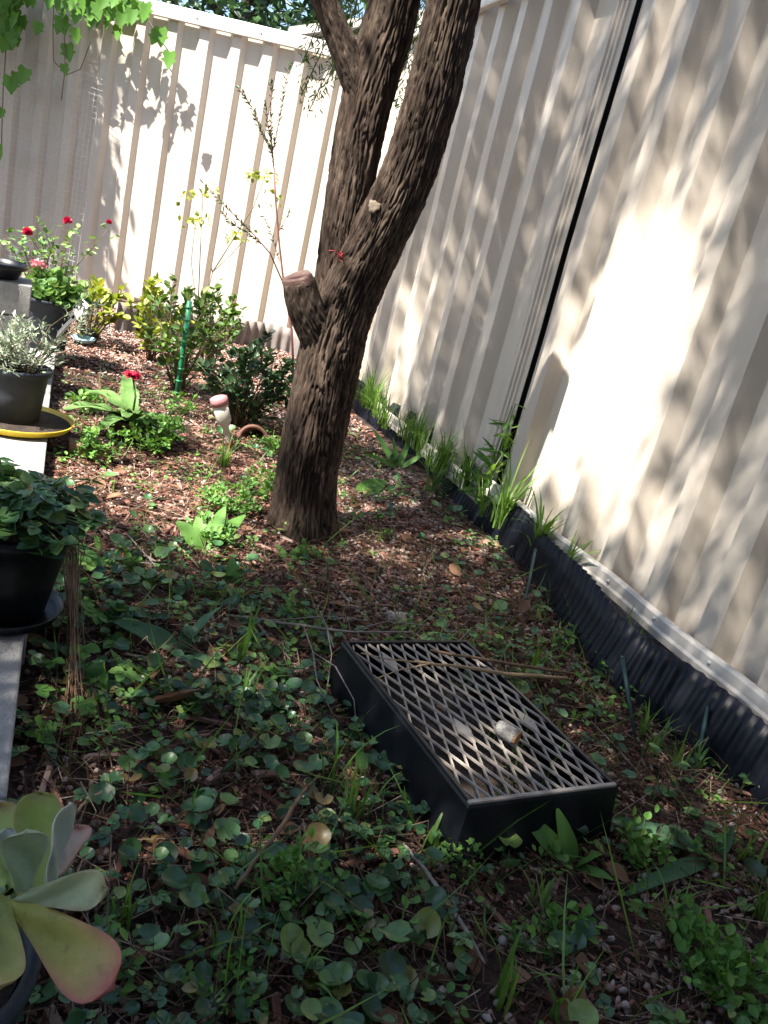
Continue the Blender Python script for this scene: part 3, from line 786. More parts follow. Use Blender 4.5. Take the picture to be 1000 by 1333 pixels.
for _ in range(44): vl.append((random.gauss(158, 22), random.gauss(8, 14)))
for _ in range(14): vl.append((random.gauss(100, 16), random.gauss(10, 12)))
for _ in range(60): vl.append((random.gauss(2, 18), abs(random.gauss(0, 42)) - 10))
for p in [(4, 150), (2, 196), (14, 108), (8, 60), (22, 52), (30, 30)]: vl.append(p)
for (u, v) in vl:
    p = BYL(u, v - 9, random.uniform(.10, .26))
    place_leaf(vm, vine, VB, p, (random.uniform(-.4, .4), random.uniform(-.3, .1), -1), (random.uniform(-.7, .4), -1, random.uniform(.1, .9)), random.uniform(.065, .105))
sm = MB()
for pts in [[(-30, -30), (40, -8), (110, -2), (170, 2), (190, 20), (205, 46), (222, 70)], [(70, -4), (69, 40), (70, 80), (88, 97), (105, 90), (118, 55)], [(150, 0), (152, 20), (156, 42)], [(85, 20), (84, 50), (85, 90), (80, 130)], [(10, 0), (8, 60), (4, 120), (2, 190)]]:
    sm.tube([BYL(u, v, .12 + .02 * math.sin(i)) - VB for i, (u, v) in enumerate(pts)], .003, 5)
sm.build('stem', M['stem'], vine)
# unseen vine leaves added along sun rays to shade the fence's left end
tp = []
for _ in range(1100):
    u, v = RNG.uniform(-150, 138), RNG.uniform(-10, 345)
    if u > 95 and RNG.random() < .5: continue
    if u > 60 and v < 150 and RNG.random() < .3: continue
    P = BYL(u, v, .03); Q = P + SV * RNG.uniform(1.0, 5.0)
    a, b, w = proj(Q)
    if a > -25 and b > -25: continue
    tp.append(Q)
tp = np.array(tp); P = np.repeat(tp, 5, 0) + RNG.normal(0, .05, (len(tp) * 5, 3))
ok = np.array([not (proj(p)[0] > -10 and proj(p)[1] > -10) for p in P]); P = P[ok]; k = len(P)
v, f = scatter(*LEAF_IVY, frames_from_dirs(rand_dirs(k, -1, 0), RNG.uniform(0, 6.28, k), RNG.uniform(.05, .09, k), RNG.uniform(.05, .09, k)), P - VB)
tag(link_tris('foliage', v, f, M['vine_leaf'], vine), kind='stuff')

# wire mesh leaning against the fence
wm = thing('wire_mesh', BYL(60, 335, .1), 'galvanised wire mesh leaning on the fence beneath the vine', 'wire mesh')
WB = np.array(BYL(60, 335, .1)); wmb = MB()
def wp(a, b): return BF(-.55 + a, .085 + .05 * (1 - b / 1.25) + .03 * math.sin(a * 6), .1 + b + .03 * math.sin(a * 3)) - WB
for i in range(35):
    a = i * .032; wmb.tube([wp(a, b) for b in np.linspace(0, 1.18 - .08 * (i / 34), 7)], .0012, 3, False)
for j in range(38):
    b = j * .032; wmb.tube([wp(a, min(b, 1.18)) for a in np.linspace(0, 1.09 - .02 * math.sin(j * .3), 9)], .0012, 3, False)
wmb.build('wire_grid', M['wire'], wm)

# ------------------------------------------------------------------ the lattice-topped tray
tc = [np.array([-.012, 1.298, 0]), np.array([.214, 1.418, 0]), np.array([.470, 1.104, 0]), np.array([.205, .981, 0])]  # BL BR FR FL
ctr = sum(tc) / 4
lx = (tc[1] - tc[0]) + (tc[2] - tc[3]); lx /= np.linalg.norm(lx); ct_, st_ = math.cos(math.radians(4)), math.sin(math.radians(4)); lx = np.array([lx[0] * ct_ - lx[1] * st_, lx[0] * st_ + lx[1] * ct_, 0]); ctr = ctr + np.array([-.004, -.006, 0]); lyv = np.array([-lx[1], lx[0], 0])
TW, TL, TH = .274, .445, .090
TIL = .012
tray = thing('seedling_tray', (ctr[0], ctr[1], .003), 'upturned black plastic tray with a dusty diamond lattice top', 'tray', rotz=math.atan2(lx[1], lx[0]))
tray.rotation_euler = (math.radians(-1.0), math.radians(1.0), math.atan2(lx[1], lx[0]))
hw, hl = TW / 2, TL / 2; tk = .004; fl = .012
def wall_part(a, b):
    # a,b top corners (x,y); the foot splays out a little
    ax = Vector((a[0], a[1], TH)); bx_ = Vector((b[0], b[1], TH)); 
    d = (bx_ - ax).normalized(); out = Vector((d.y, -d.x, 0))
    vs = []
    for th in (0, -tk):
        for z, o in ((0, fl), (TH * .5, fl * .5), (TH - .006, .0015), (TH, -.001)):
            for e, sg in ((ax, -1), (bx_, 1)):
                vs.append(Vector((e.x, e.y, z)) + out * (o + th) + d * sg * o * (1 if th == 0 else .9))
    fs = []
    for j in range(3): k = j * 2; fs.append((k, k + 1, k + 3, k + 2)); fs.append((8 + k, 8 + k + 2, 8 + k + 3, 8 + k + 1))
    fs += [(6, 7, 15, 14), (0, 8, 9, 1)]
    MB().add(vs, fs).build('side_panel', M['black_plastic'], tray, smooth=False, bevel=.0015)
cs = [(-hw, -hl), (hw, -hl), (hw, hl), (-hw, hl)]
for i in range(4): wall_part(cs[i], cs[(i + 1) % 4])
for i in range(4):
    a, b = Vector(cs[i]), Vector(cs[(i + 1) % 4]); mdl = (a + b) / 2; L_ = (b - a).length
    an = math.atan2((b - a).y, (b - a).x)
    nrm = Vector((-math.sin(an), math.cos(an)))
    c = mdl + nrm * .0035
    MB().box((c.x, c.y, TH + .0005), (L_ / 2 - (.0 if i % 2 == 0 else .007), .0035, .0022), Matrix.Rotation(an, 3, 'Z')).build('rim', M['lattice'] if i in (0,) else M['black_plastic'], tray, smooth=False, bevel=.001)
def clip_line(p, d, hx, hy):
    t0, t1 = -9, 9
    for k, h in ((0, hx), (1, hy)):
        if abs(d[k]) < 1e-9: 
            if abs(p[k]) > h: return None
            continue
        a, b = (-h - p[k]) / d[k], (h - p[k]) / d[k]
        t0 = max(t0, min(a, b)); t1 = min(t1, max(a, b))
    return (t0, t1) if t1 - t0 > .012 else None
for sg, zz in ((1, 0), (-1, -.0022)):
    an = math.radians(90 + sg * 19)
    d = (math.cos(an), math.sin(an))
    for k in range(-14, 15):
        p = ((k + .5) * .0258, 0); r_ = clip_line(p, d, hw - .004, hl - .004)
        if not r_: continue
        c = (p[0] + d[0] * (r_[0] + r_[1]) / 2, p[1] + d[1] * (r_[0] + r_[1]) / 2)
        MB().box((c[0], c[1], TH - .002 + zz), ((r_[1] - r_[0]) / 2, .0012, .0018), Matrix.Rotation(an, 3, 'Z')).build('lattice_bar', M['lattice'], tray, smooth=False)
for (px, py) in [(-.075, .15), (-.045, -.06), (.092, -.05)]:
    MB().add([(px - .012, py, TH + .0012), (px, py - .034, TH + .0012), (px + .012, py, TH + .0012), (px, py + .034, TH + .0012), (px - .012, py, TH - .003), (px, py - .034, TH - .003), (px + .012, py, TH - .003), (px, py + .034, TH - .003)],
             [(0, 1, 2, 3), (7, 6, 5, 4), (0, 4, 5, 1), (1, 5, 6, 2), (2, 6, 7, 3), (3, 7, 4, 0)]).build('filled_cell', M['lattice'], tray, smooth=False)
MB().box((0, 0, .012), (hw - .004, hl - .004, .001)).build('inner_sheet', M['potting_soil'], tray, smooth=False)

# cut piece of branch lying on the lattice
zt = TH + .006
a, b = G(652, 948, zt + .012), G(668, 958, zt + .012)
cork = thing('wood_offcut', ((a + b) / 2) * np.array([1, 1, 0]) + np.array([0, 0, zt]), 'short sawn piece of branch lying on the diamond lattice', 'wood')
CB = ((a + b) / 2) * np.array([1, 1, 0]) + np.array([0, 0, zt]); ax = (b - a) / np.linalg.norm(b - a)
pts = [CB + np.array([0, 0, .012]) + ax * t for t in np.linspace(-.018, .018, 9)]
mb = MB().tube([p - CB for p in pts], [.0105, .0125, .0118, .013, .0121, .0128, .012, .0126, .0118], 18)
mb.v = [tuple(np.array(p) * (1 + .09 * math.sin(i * 7.7))) if False else p for i, p in enumerate(mb.v)]
mb.build('bark', M['cork_bark'], cork)
disc('sawn_end', pts[-1] + ax * .0006, ax, .0105, 'cut_wood', cork, CB, .002, .12)

# ------------------------------------------------------------------ canes, sticks and twigs
def stick(name, pts, rads, mat, label, cat, n=7, side=None, group=None):
    base = np.array(pts[0], float)
    t = thing(name, base, label, cat, group)
    P = []
    R_ = []
    for i, (a, b) in enumerate(zip(pts[:-1], pts[1:])):
        for f in np.linspace(0, 1, 5)[:-1]:
            P.append(np.array(a) * (1 - f) + np.array(b) * f + RNG.normal(0, .0006, 3)); R_.append((rads[i] * (1 - f) + rads[i + 1] * f) * RNG.uniform(.9, 1.1))
    P.append(np.array(pts[-1])); R_.append(rads[-1])
    MB().tube([p - base for p in P], R_, n).build('stem', M[mat], t)
    if side:
        m = MB()
        for sp in side: m.tube([np.array(p) - base for p in sp], [.0018] + [.0011] * (len(sp) - 1), 5)
        m.build('side_twig', M[mat], t)
    return t
ztp = TH + .012
stick('dry_cane', [G(540, 861, ztp + .006), G(600, 868, ztp), G(660, 877, ztp - .004), G(738, 883, .05)], [.0022, .0032, .004, .0036], 'cane', 'pale straw coloured cane lying across the lattice, the longer of two', 'cane',
      side=[[G(545, 862, ztp + .006), G(505, 858, ztp + .004), G(470, 850, ztp)], [G(560, 864, ztp + .006), G(520, 872, ztp + .004), G(488, 884, ztp)]])
stick('dry_cane', [G(560, 846, ztp + .004), G(630, 859, ztp + .003), G(700, 870, .055), G(752, 878, .035)], [.0025, .003, .0035, .003], 'brown_twig', 'browner cane lying at the back rim of the tray', 'cane')
stick('dead_stick', [GG(300, 1190, .036), GG(325, 1155, .040), GG(360, 1110, .044), GG(385, 1068, .044), GG(409, 1038, .036)], [.0020, .0030, .0032, .0028, .0018], 'brown_twig', 'tan brown stick lying straight among the groundcover leaves', 'stick')
stick('dead_stick', [GG(517, 1127, .036), GG(545, 1163, .036), GG(572, 1205, .034), GG(600, 1250, .03), GG(622, 1282, .024)], [.0016, .0026, .0030, .0026, .0018], 'twig', 'bleached grey twig on bare mulch in front of the tray', 'stick',
      side=[[GG(556, 1180, .016), GG(562, 1205, .01), GG(566, 1222, .008)]])
stick('dead_stick', [GG(292, 815, .03), GG(330, 820, .035), GG(380, 828, .04), GG(420, 845, .06), GG(450, 866, .09), GG(520, 880, .105)], [.0018, .0028, .003, .0026, .002, .0014], 'twig', 'grey branching twig caught on the back corner of the tray', 'stick',
      side=[[GG(392, 835, .045), GG(402, 872, .05), GG(430, 895, .055), GG(480, 925, .05), GG(520, 950, .03)], [GG(402, 872, .05), GG(408, 905, .04), GG(430, 940, .02)],
            [GG(420, 845, .06), GG(425, 880, .06), GG(422, 915, .03)], [GG(415, 805, .03), GG(422, 840, .05), GG(428, 870, .06)], [GG(430, 895, .055), GG(455, 935, .04), GG(462, 955, .015)],
            [GG(450, 866, .095), GG(490, 862, .105), GG(540, 872, .105)], [GG(350, 824, .04), GG(420, 822, .05), GG(470, 840, .07)]])
stick('dead_stick', [GG(95, 1075, .02), GG(112, 1062, .03), GG(135, 1050, .03), GG(152, 1043, .02)], [.002, .003, .0025, .0015], 'cane', 'short pale stick poking out beside the fleshy plant', 'stick')
stick('dead_stick', [GG(720, 1275, .01), GG(745, 1305, .012), GG(765, 1330, .012)], [.0012, .002, .002], 'twig', 'thin bleached twig on the gravelly mulch among seedlings', 'stick')
stick('dead_stick', [GG(150, 715, .02), GG(190, 735, .025), GG(230, 757, .02), GG(262, 775, .015)], [.0015, .0026, .0026, .0016], 'twig', 'grey dry stalk lying near the red berry', 'stick',
      side=[[GG(165, 705, .02), GG(195, 745, .03), GG(225, 775, .02)], [GG(175, 740, .02), GG(215, 750, .03), GG(280, 752, .02)]])
stick('dead_stick', [GG(222, 708, .02), GG(240, 725, .025), GG(258, 745, .02)], [.0014, .0022, .0014], 'cane', 'pale curved twig in the mulch below the bright weeds', 'stick')

# curled dead leaf, stone, brick, berry
def lump(name, p, r, mat, label, cat, seed=0, sub=3, squash=(1, 1, .7)):
    import bmesh
    bm = bmesh.new(); bmesh.ops.create_icosphere(bm, subdivisions=sub, radius=1)
    for v in bm.verts:
        c = v.co.copy(); k = 1 + .35 * noise.noise(c * 1.3 + Vector((seed, 0, 0))) + .18 * noise.noise(c * 3.1 + Vector((seed, 2, 0)))
        v.co = Vector((c.x * squash[0], c.y * squash[1], c.z * squash[2])) * r * k
    me = bpy.data.meshes.new(name); bm.to_mesh(me); bm.free(); me.materials.append(M[mat])
    me.polygons.foreach_set('use_smooth', [True] * len(me.polygons))
    o = bpy.data.objects.new(name, me); COL.objects.link(o); o.location = V(p); tag(o, label, cat); return o
lump('pale_stone', GG(516, 806, .010), .022, 'pink_stone', 'pale knobbly stone on the mulch behind the tray', 'stone', 3, 3, (1.2, .8, .6))
lump('red_stone', GG(740, 738, .0) if False else GG(636, 712, .006), .026, 'brick', 'pinkish rubble lump in the mulch beside the black edging', 'stone', 8, 3, (1.3, .9, .5))
def dead_leaf(u0_, v0_, u1_, v1_, w, label, z=.03):
    a, b = GG(u0_, v0_, z), GG(u1_, v1_, z + .01); d = b - a; L_ = np.linalg.norm(d)
    tv, tf = fan_leaf(oval_outline(.36, 8, .12), cup=.5, fold=.35, droop=.25)
    Mx = frames_from_dirs(d[None], np.array([.5]), np.array([L_]), np.array([w]))
    v, f = scatter(tv, tf, Mx, np.zeros((1, 3)))
    v2 = v + np.array([0, 0, -.0012])
    o = link_tris('dead_leaf', np.concatenate([v, v2]), np.concatenate([f, f[:, ::-1] + len(v)]), M['dead_leaf']); o.location = V(a)
    tag(o, label, 'leaf')
dead_leaf(190, 940, 258, 925, .055, 'curled brown dead leaf resting on the groundcover')
dead_leaf(196, 905, 207, 880, .03, 'small upright dead leaf near the ribbed weed leaves')
dead_leaf(268, 1115, 274, 1098, .02, 'tiny tan dead leaf in the groundcover near the stick', .015)
dead_leaf(565, 1178, 590, 1195, .02, 'dry tan leaf beside the bleached grey twig', .012)
bp = GG(112, 594)
brick = thing('broken_brick', bp, 'broken clay brick in the soil below the yellow saucer', 'brick', rotz=.5)
MB().box((-.026, 0, .018), (.026, .03, .028)).build('brick_half', M['brick'], brick, smooth=False, bevel=.004)
MB().box((.030, .004, .016), (.024, .03, .027), Matrix.Rotation(.15, 3, 'Z')).build('brick_half', M['brick'], brick, smooth=False, bevel=.004)

# ------------------------------------------------------------------ pots
def pot_profile(rt, rb, h, t=.004, rim=.008, rimh=.018):
    return [(0.001, 0), (rb, 0), (rb + (rt - rb) * .5, h * .5), (rt - .002, h - rimh), (rt + rim * .6, h - rimh + .001), (rt + rim, h - .003), (rt + rim - .002, h), (rt - t, h), (rt - t - .003, h - rimh), (rb - t, t), (.001, t)]
def pot(name, base, rt, rb, h, mat, label, soil=.75, group=None, tilt=None):
    t = thing(name, base, label, 'plant pot', group)
    MB().lathe(pot_profile(rt, rb, h), 48).build('shell', M[mat], t)
    if soil:
        rs = rb + (rt - rb) * soil - .005; n = 32; vs = [(0, 0, h * soil + .006)]; fs = []
        for j, rr in enumerate((.4, .75, .995)):
            for k in range(n):
                a = 2 * math.pi * k / n; vs.append((rs * rr * math.cos(a), rs * rr * math.sin(a), h * soil + .005 * math.sin(a * 5 + j) * (1 - rr * .6)))
        for k in range(n): fs.append((0, 1 + k, 1 + (k + 1) % n))
        for j in range(2):
            for k in range(n): fs.append((1 + j * n + k, 1 + (j + 1) * n + k, 1 + (j + 1) * n + (k + 1) % n, 1 + j * n + (k + 1) % n))
        MB().add(vs, fs).build('soil', M['potting_soil'], t)
    if tilt: t.rotation_euler = tilt
    return t
def saucer(base, r, mat, label, h=.022):
    o = MB().lathe([(.001, 0), (r * .9, 0), (r * .95, .003), (r, h), (r + .004, h + .001), (r + .003, h - .003), (r * .96, .008), (r * .9, .006), (.001, .006)], 56).build('saucer', M[mat]); o.location = V(base); return tag(o, label, 'saucer')
ZW = .064
pb = G(6, 790, ZW + .01)
saucer((pb[0], pb[1], ZW), .088, 'black_plastic', 'black plastic saucer under the large black pot on the concrete blocks', .02)
pot('plant_pot', (pb[0], pb[1], ZW + .009), .096, .062, .160, 'black_plastic', 'large black pot of strawberry plants on the low block wall', .85)
POT1 = np.array([pb[0], pb[1], ZW + .009])
sb = G(22, 546, ZW + .01)
sau = saucer((0, 0, 0), .150, 'yellow', 'bright yellow saucer jutting off the sunlit concrete block', .02); sau.location = V((sb[0], sb[1], ZW))
MB().lathe([(.001, .0085), (.06, .0092), (.11, .0086), (.138, .0092), (.143, .0100)], 48).build('dirt', M['potting_soil'], sau)
pot('plant_pot', (sb[0] - .02, sb[1] + .01, ZW + .011), .088, .072, .150, 'pot_grey', 'dark grey pot standing in the yellow saucer', .86)
POT2 = np.array([sb[0] - .02, sb[1] + .01, ZW + .011])
gb = G(57, 452, .06)
pot('plant_pot', (gb[0], gb[1], .062), .105, .080, .20, 'pot_grey', 'tall dark pot holding the bushy geranium', .9); POT3 = np.array([gb[0], gb[1], .062])
bb = PY(-3, 366, P_[1] + .10)
pot('plant_pot', (P_[0] - .155, P_[1] + .02, .06 + 3 * bh), .10, .078, .05, 'black_plastic', 'empty shallow black bowl on top of the concrete block stack', .3)
gp = GG(168, 572); pot('plant_pot', (gp[0], gp[1], -.012), .072, .058, .085, 'pot_brown', 'brown pot of the red gerbera half sunk in soil', .85); POT4 = np.array([gp[0], gp[1], -.012])
bp2 = GG(163, 415) ; bp2 = np.array([-1.62, 4.55, 0]); pot('plant_pot', (bp2[0], bp2[1], 0), .11, .09, .16, 'pot_brown', 'brown pot standing at the foot of the far fence', .8)
tt = GG(334, 572); tt[2] -= .042
tr = thing('terracotta_pot', tt, 'small terracotta pot lying on its side behind the tree trunk', 'plant pot')
MB().lathe(pot_profile(.050, .036, .075), 36, (0, 0, .030), M=Matrix.Rotation(math.radians(-100), 3, 'X') if False else Matrix.Rotation(math.radians(78), 3, 'X')).build('shell', M['terracotta'], tr)
bl = G(90, 452, .0); bo = MB().lathe([(.001, 0), (.036, 0), (.054, .022), (.057, .022), (.039, -.0), (.001, .003)], 36).build('dish', M['blue_plastic']); bo.location = V((bl[0] + .02, bl[1] + .1, .02)); tag(bo, 'pale blue plastic dish on the mulch past the geranium pot', 'dish')

# ------------------------------------------------------------------ plants: generic builders
def stems_and_leaves(parent, base, center, rx, rz, nst, nlf, tmpl, mat, size, stem_mat='stem', h0=.0, wid=1.0, up=.2, stem_r=.003, spread=.75):
    """stems leave the base and fork into the crown volume; leaves sit along the outer two thirds"""
    m = MB(); pp = []; dd = []
    base = np.array(base, float); center = np.array(center, float)
    for k in range(nst):
        d = rand_dirs(1, -.45, 1)[0]; tip = center + d * np.array([rx, rx, rz]) * RNG.uniform(.55, 1.05)
        root = base + np.array([RNG.normal(0, .012), RNG.normal(0, .012), h0])
        mid = root * .45 + tip * .55 + RNG.normal(0, .02, 3); mid[2] = root[2] + (tip[2] - root[2]) * .6
        pts = [root, mid, tip]; m.tube(pts, [stem_r, stem_r * .7, stem_r * .35], 5)
        for _ in range(nlf):
            f = RNG.uniform(.25, 1.0); q_ = (mid * (1 - f) * 2 * min(1, 1) + 0) if False else (mid + (tip - mid) * f if RNG.random() < spread else root + (mid - root) * RNG.uniform(.4, 1))
            pp.append(q_ + RNG.normal(0, .006, 3)); o = rand_dirs(1, -.3, .9)[0]; dd.append(o * .9 + d * .5 + np.array([0, 0, up]))
    n = len(pp)
    Ls = RNG.uniform(size[0], size[1], n)
    v, f = scatter(*tmpl, frames_from_dirs(np.array(dd), RNG.normal(0, .5, n), Ls, Ls * wid), np.array(pp))
    link_tris('foliage', v, f, M[mat], parent); m.build('stems', M[stem_mat], parent)
def shrub(name, base, h, rx, nst, nlf, tmpl, mat, size, label, cat='shrub', cz=.6, rz=None, **k):
    t = thing(name, base, label, cat)
    stems_and_leaves(t, (0, 0, 0), (0, 0, h * cz), rx, rz or h * (1 - cz), nst, nlf, tmpl, mat, size, **k)
    return t
# strawberry plants (trifoliate) in the black pot, with runners trailing over the rim
TRI_V, TRI_F = [], []
kk = 0
for ang in (-68, 0, 68):
    R3 = Matrix.Rotation(math.radians(ang), 3, 'Z'); tv, tf = LEAF_TOOTH
    TRI_V.append(np.array([tuple(R3 @ Vector(p)) for p in tv])); TRI_F.append(tf + kk); kk += len(tv)
TRI = (np.concatenate(TRI_V), np.concatenate(TRI_F))
def trifoliate_plant(parent, pos_list, size, mat, base, rootf, stem_mat='green_stem', stem=True):
    n = len(pos_list); P = np.array(pos_list); yaw = RNG.uniform(0, 6.28, n)
    Ms = rot_frames(yaw, RNG.normal(0, .45, n), RNG.uniform(0, 6.28, n), RNG.uniform(size[0], size[1], n))
    v, f = scatter(*TRI, Ms, P - base); link_tris('foliage', v, f, M[mat], parent)
    if stem:
        m = MB()
        for p in P:
            r_ = np.array(rootf(p)); m.tube([r_ - base, (r_ * .5 + p * .5) - base + np.array([0, 0, .015]), p - base], .0013, 4)
        m.build('stems', M[stem_mat], parent)
sp_ = thing('strawberry_plant', POT1 + np.array([0, 0, .16]), 'leafy strawberry plant overflowing the large black pot', 'plant')
L = []
for _ in range(120):
    a, r_ = RNG.uniform(0, 6.28), .122 * math.sqrt(RNG.random()); L.append(POT1 + np.array([r_ * math.cos(a), r_ * math.sin(a), (.150 + .055 * (1 - (r_ / .13) ** 2)) + RNG.normal(0, .015) + .01]))
for _ in range(10):
    L.append(POT1 + np.array([RNG.uniform(-.05, .09), RNG.uniform(-.09, .09), .215 + RNG.uniform(0, .03)]))
SPB = POT1 + np.array([0, 0, .16])
trifoliate_plant(sp_, L, (.022, .038), 'ground_leaf', SPB, lambda p: POT1 + np.array([(p - POT1)[0] * .3, (p - POT1)[1] * .3, .16]))
rl = thing('strawberry_runner', GG(95, 760), 'trailing strawberry runners hanging from the black pot to the ground', 'plant'); RLB = GG(95, 760)
L = []; rm = MB()
for k in range(26):
    u0_, v0_ = RNG.uniform(70, 125), RNG.uniform(665, 800)
    p = G(u0_, v0_, RNG.uniform(.02, .12) * (1 - (v0_ - 665) / 260)); L.append(p)
for k in range(26):
    L.append(GG(RNG.uniform(45, 165), RNG.uniform(800, 985), RNG.uniform(.015, .05)))
trifoliate_plant(rl, L, (.017, .030), 'weed', RLB, lambda p: p, stem=False)
for k in range(26):
    a = POT1 + np.array([.085 + RNG.normal(0, .008), -.02 + RNG.normal(0, .03), .165]); b = G(92 + RNG.normal(0, 10), 720, .12); c = GG(95 + RNG.normal(0, 8), 860 + RNG.normal(0, 40), .03); e = GG(100 + RNG.normal(0, 32), 985 + RNG.normal(0, 40), .006)
    rm.tube([a - RLB, (a + b) / 2 - RLB + np.array([.01, 0, .01]), b - RLB, (b + c) / 2 - RLB, c - RLB, e - RLB], .0010, 4)
rm.build('runner_stems', M['brown_twig'], rl)
be = lump('strawberry_fruit', GG(160, 735, .022), .0105, 'red_plastic', 'small ripe red berry on the shaded ground', 'fruit', 5, 2, (1, 1, 1))

# grey-green rosemary-like herb in the grey pot
hb = thing('potted_herb', POT2 + np.array([0, 0, .13]), 'pale grey leaved herb sprawling from the dark grey pot', 'plant')
stems_and_leaves(hb, (0, 0, 0), (.02, 0, .07), .14, .10, 46, 26, LEAF_NARROW, 'grey_leaf', (.012, .024), wid=.8, stem_r=.0018)
stems_and_leaves(hb, (.02, .02, .0), (.12, .16, .17), .05, .10, 7, 34, LEAF_NARROW, 'grey_leaf', (.012, .022), wid=.8, stem_r=.0018)
ge = thing('geranium', POT3 + np.array([0, 0, .17]), 'bushy light green geranium with pale pink flower heads', 'plant')
stems_and_leaves(ge, (0, 0, 0), (.01, 0, .045), .14, .09, 80, 10, LEAF_ROUND, 'geranium_leaf', (.020, .038), 'green_stem', wid=1.0, stem_r=.0025)
for c in [(-.05, -.02, .150), (-.13, -.06, .09)]:
    pp = np.array([[RNG.normal(c[0], .012), RNG.normal(c[1], .012), RNG.normal(c[2], .008)] for _ in range(24)])
    v, f = scatter(*LEAF_OVAL, frames_from_dirs(rand_dirs(len(pp), -.3, 1), RNG.uniform(0, 6, len(pp)), np.full(len(pp), .022), np.full(len(pp), .026)), pp); link_tris('flower_head', v, f, M['pink_petal'], ge)
tgp = PY(104, 398, gb[1] - .05); tgo = thing('plant_label', (tgp[0], tgp[1], .25), 'white plastic plant label leaning out of the geranium', 'label')
MB().box((0, 0, 0), (.018, .002, .045), Matrix.Rotation(.6, 3, 'Y')).build('tag', M['white_plastic'], tgo, smooth=False, bevel=.001)
MB().box((-.050, .0, -.075), (.006, .002, .06), Matrix.Rotation(.6, 3, 'Y')).build('stalk', M['white_plastic'], tgo, smooth=False)

# gerbera: each big leaf a part
def broad_mesh(w, n=9, fold=.25, droop=.35, wav=.03, mat='broadleaf', tooth=0):
    vs = []; fs = []; xs = (-1, -.5, 0, .5, 1)
    for i in range(n + 1):
        t = i / n; ww = w * (math.sin(math.pi * min(1, t * .93 + .035) ** .8) ** .8) + .004
        if t < .18: ww = w * .16 + (ww - w * .16) * (t / .18) ** 2 if ww > w * .16 else w * .12
        for x in xs:
            k = ww * (1 - (tooth if i % 2 and abs(x) == 1 else 0))
            vs.append((x * k, t, fold * abs(x) * ww + .18 * t - droop * t * t + wav * math.sin(t * 14 + x * 2) * abs(x)))
    m = len(xs)
    for i in range(n):
        for j in range(m - 1): k = i * m + j; fs.append((k, k + 1, k + m + 1, k + m))
    B = len(vs); vs += [(x, y, z - .006) for x, y, z in vs]; fs += [tuple(B + i for i in f[::-1]) for f in fs]
    me = bpy.data.meshes.new('leaf'); me.from_pydata(vs, [], fs); me.materials.append(M[mat]); me.polygons.foreach_set('use_smooth', [True] * len(me.polygons)); me.update(); return me
GB_L = broad_mesh(.20, 11, .2, .45, .03, 'geranium_leaf', .12)
gz = POT4 + np.array([0, 0, .075]); gr = thing('gerbera', gz, 'broad leaved gerbera with one red bloom in the sunk brown pot', 'plant')
for k in range(16):
    a = k * 2.4 + .3; el = RNG.uniform(.15, .75); d = np.array([math.cos(a) * math.cos(el), math.sin(a) * math.cos(el), math.sin(el)])
    place_leaf(GB_L, gr, (0, 0, 0), d * .008, d, (0, 0, 1), RNG.uniform(.13, .20), RNG.uniform(.13, .19))
hd = G(173, 492, 0); hd = PY(173, 490, gz[1] + .02)
fst = MB().tube([(0, 0, 0), (hd - gz) * .5 + np.array([.01, 0, .01]), hd - gz], [.004, .0035, .003], 7).build('flower_stalk', M['green_stem'], gr)
n = 70; a = RNG.uniform(0, 6.28, n); D_ = np.stack([np.cos(a), np.sin(a), RNG.uniform(-.2, .8, n)], 1)
v, f = scatter(*LEAF_OVAL, frames_from_dirs(D_, RNG.normal(0, .2, n), RNG.uniform(.02, .034, n), np.full(n, .022)), np.tile(hd - gz, (n, 1))); link_tris('bloom', v, f, M['red_petal'], fst)

# shrubs of the sunny bed
def at_y(u, v, z=0): p = G(u, v, z); return (p[0], p[1], gh(p[0], p[1]))
shrub('rose_bush', at_y(312, 560), .36, .20, 44, 22, LEAF_OVAL, 'dark_leaf', (.022, .040), 'dense dark green bush between the tree and the pink garden light', cz=.58, wid=1.0)
shrub('leafy_shrub', at_y(232, 512), .50, .20, 32, 15, LEAF_OVAL, 'shrub_leaf', (.022, .042), 'open leafy shrub tied to the bright green stake', cz=.6)
shrub('leafy_shrub', at_y(270, 480), .42, .14, 24, 13, LEAF_OVAL, 'shrub_leaf', (.026, .048), 'loose twiggy shrub behind the green stake and in front of grey edging', cz=.65)
shrub('variegated_shrub', at_y(196, 472), .40, .15, 18, 15, LEAF_OVAL, 'lime_leaf', (.028, .050), 'upright yellow leaved shrub beside the brown pot at the fence', cz=.62)
shrub('lime_shrub', at_y(116, 446), .30, .19, 18, 16, LEAF_OVAL, 'lime_leaf', (.035, .060), 'small lime green shrub with bare forked stem', cz=.66, stem_r=.008, spread=.95)
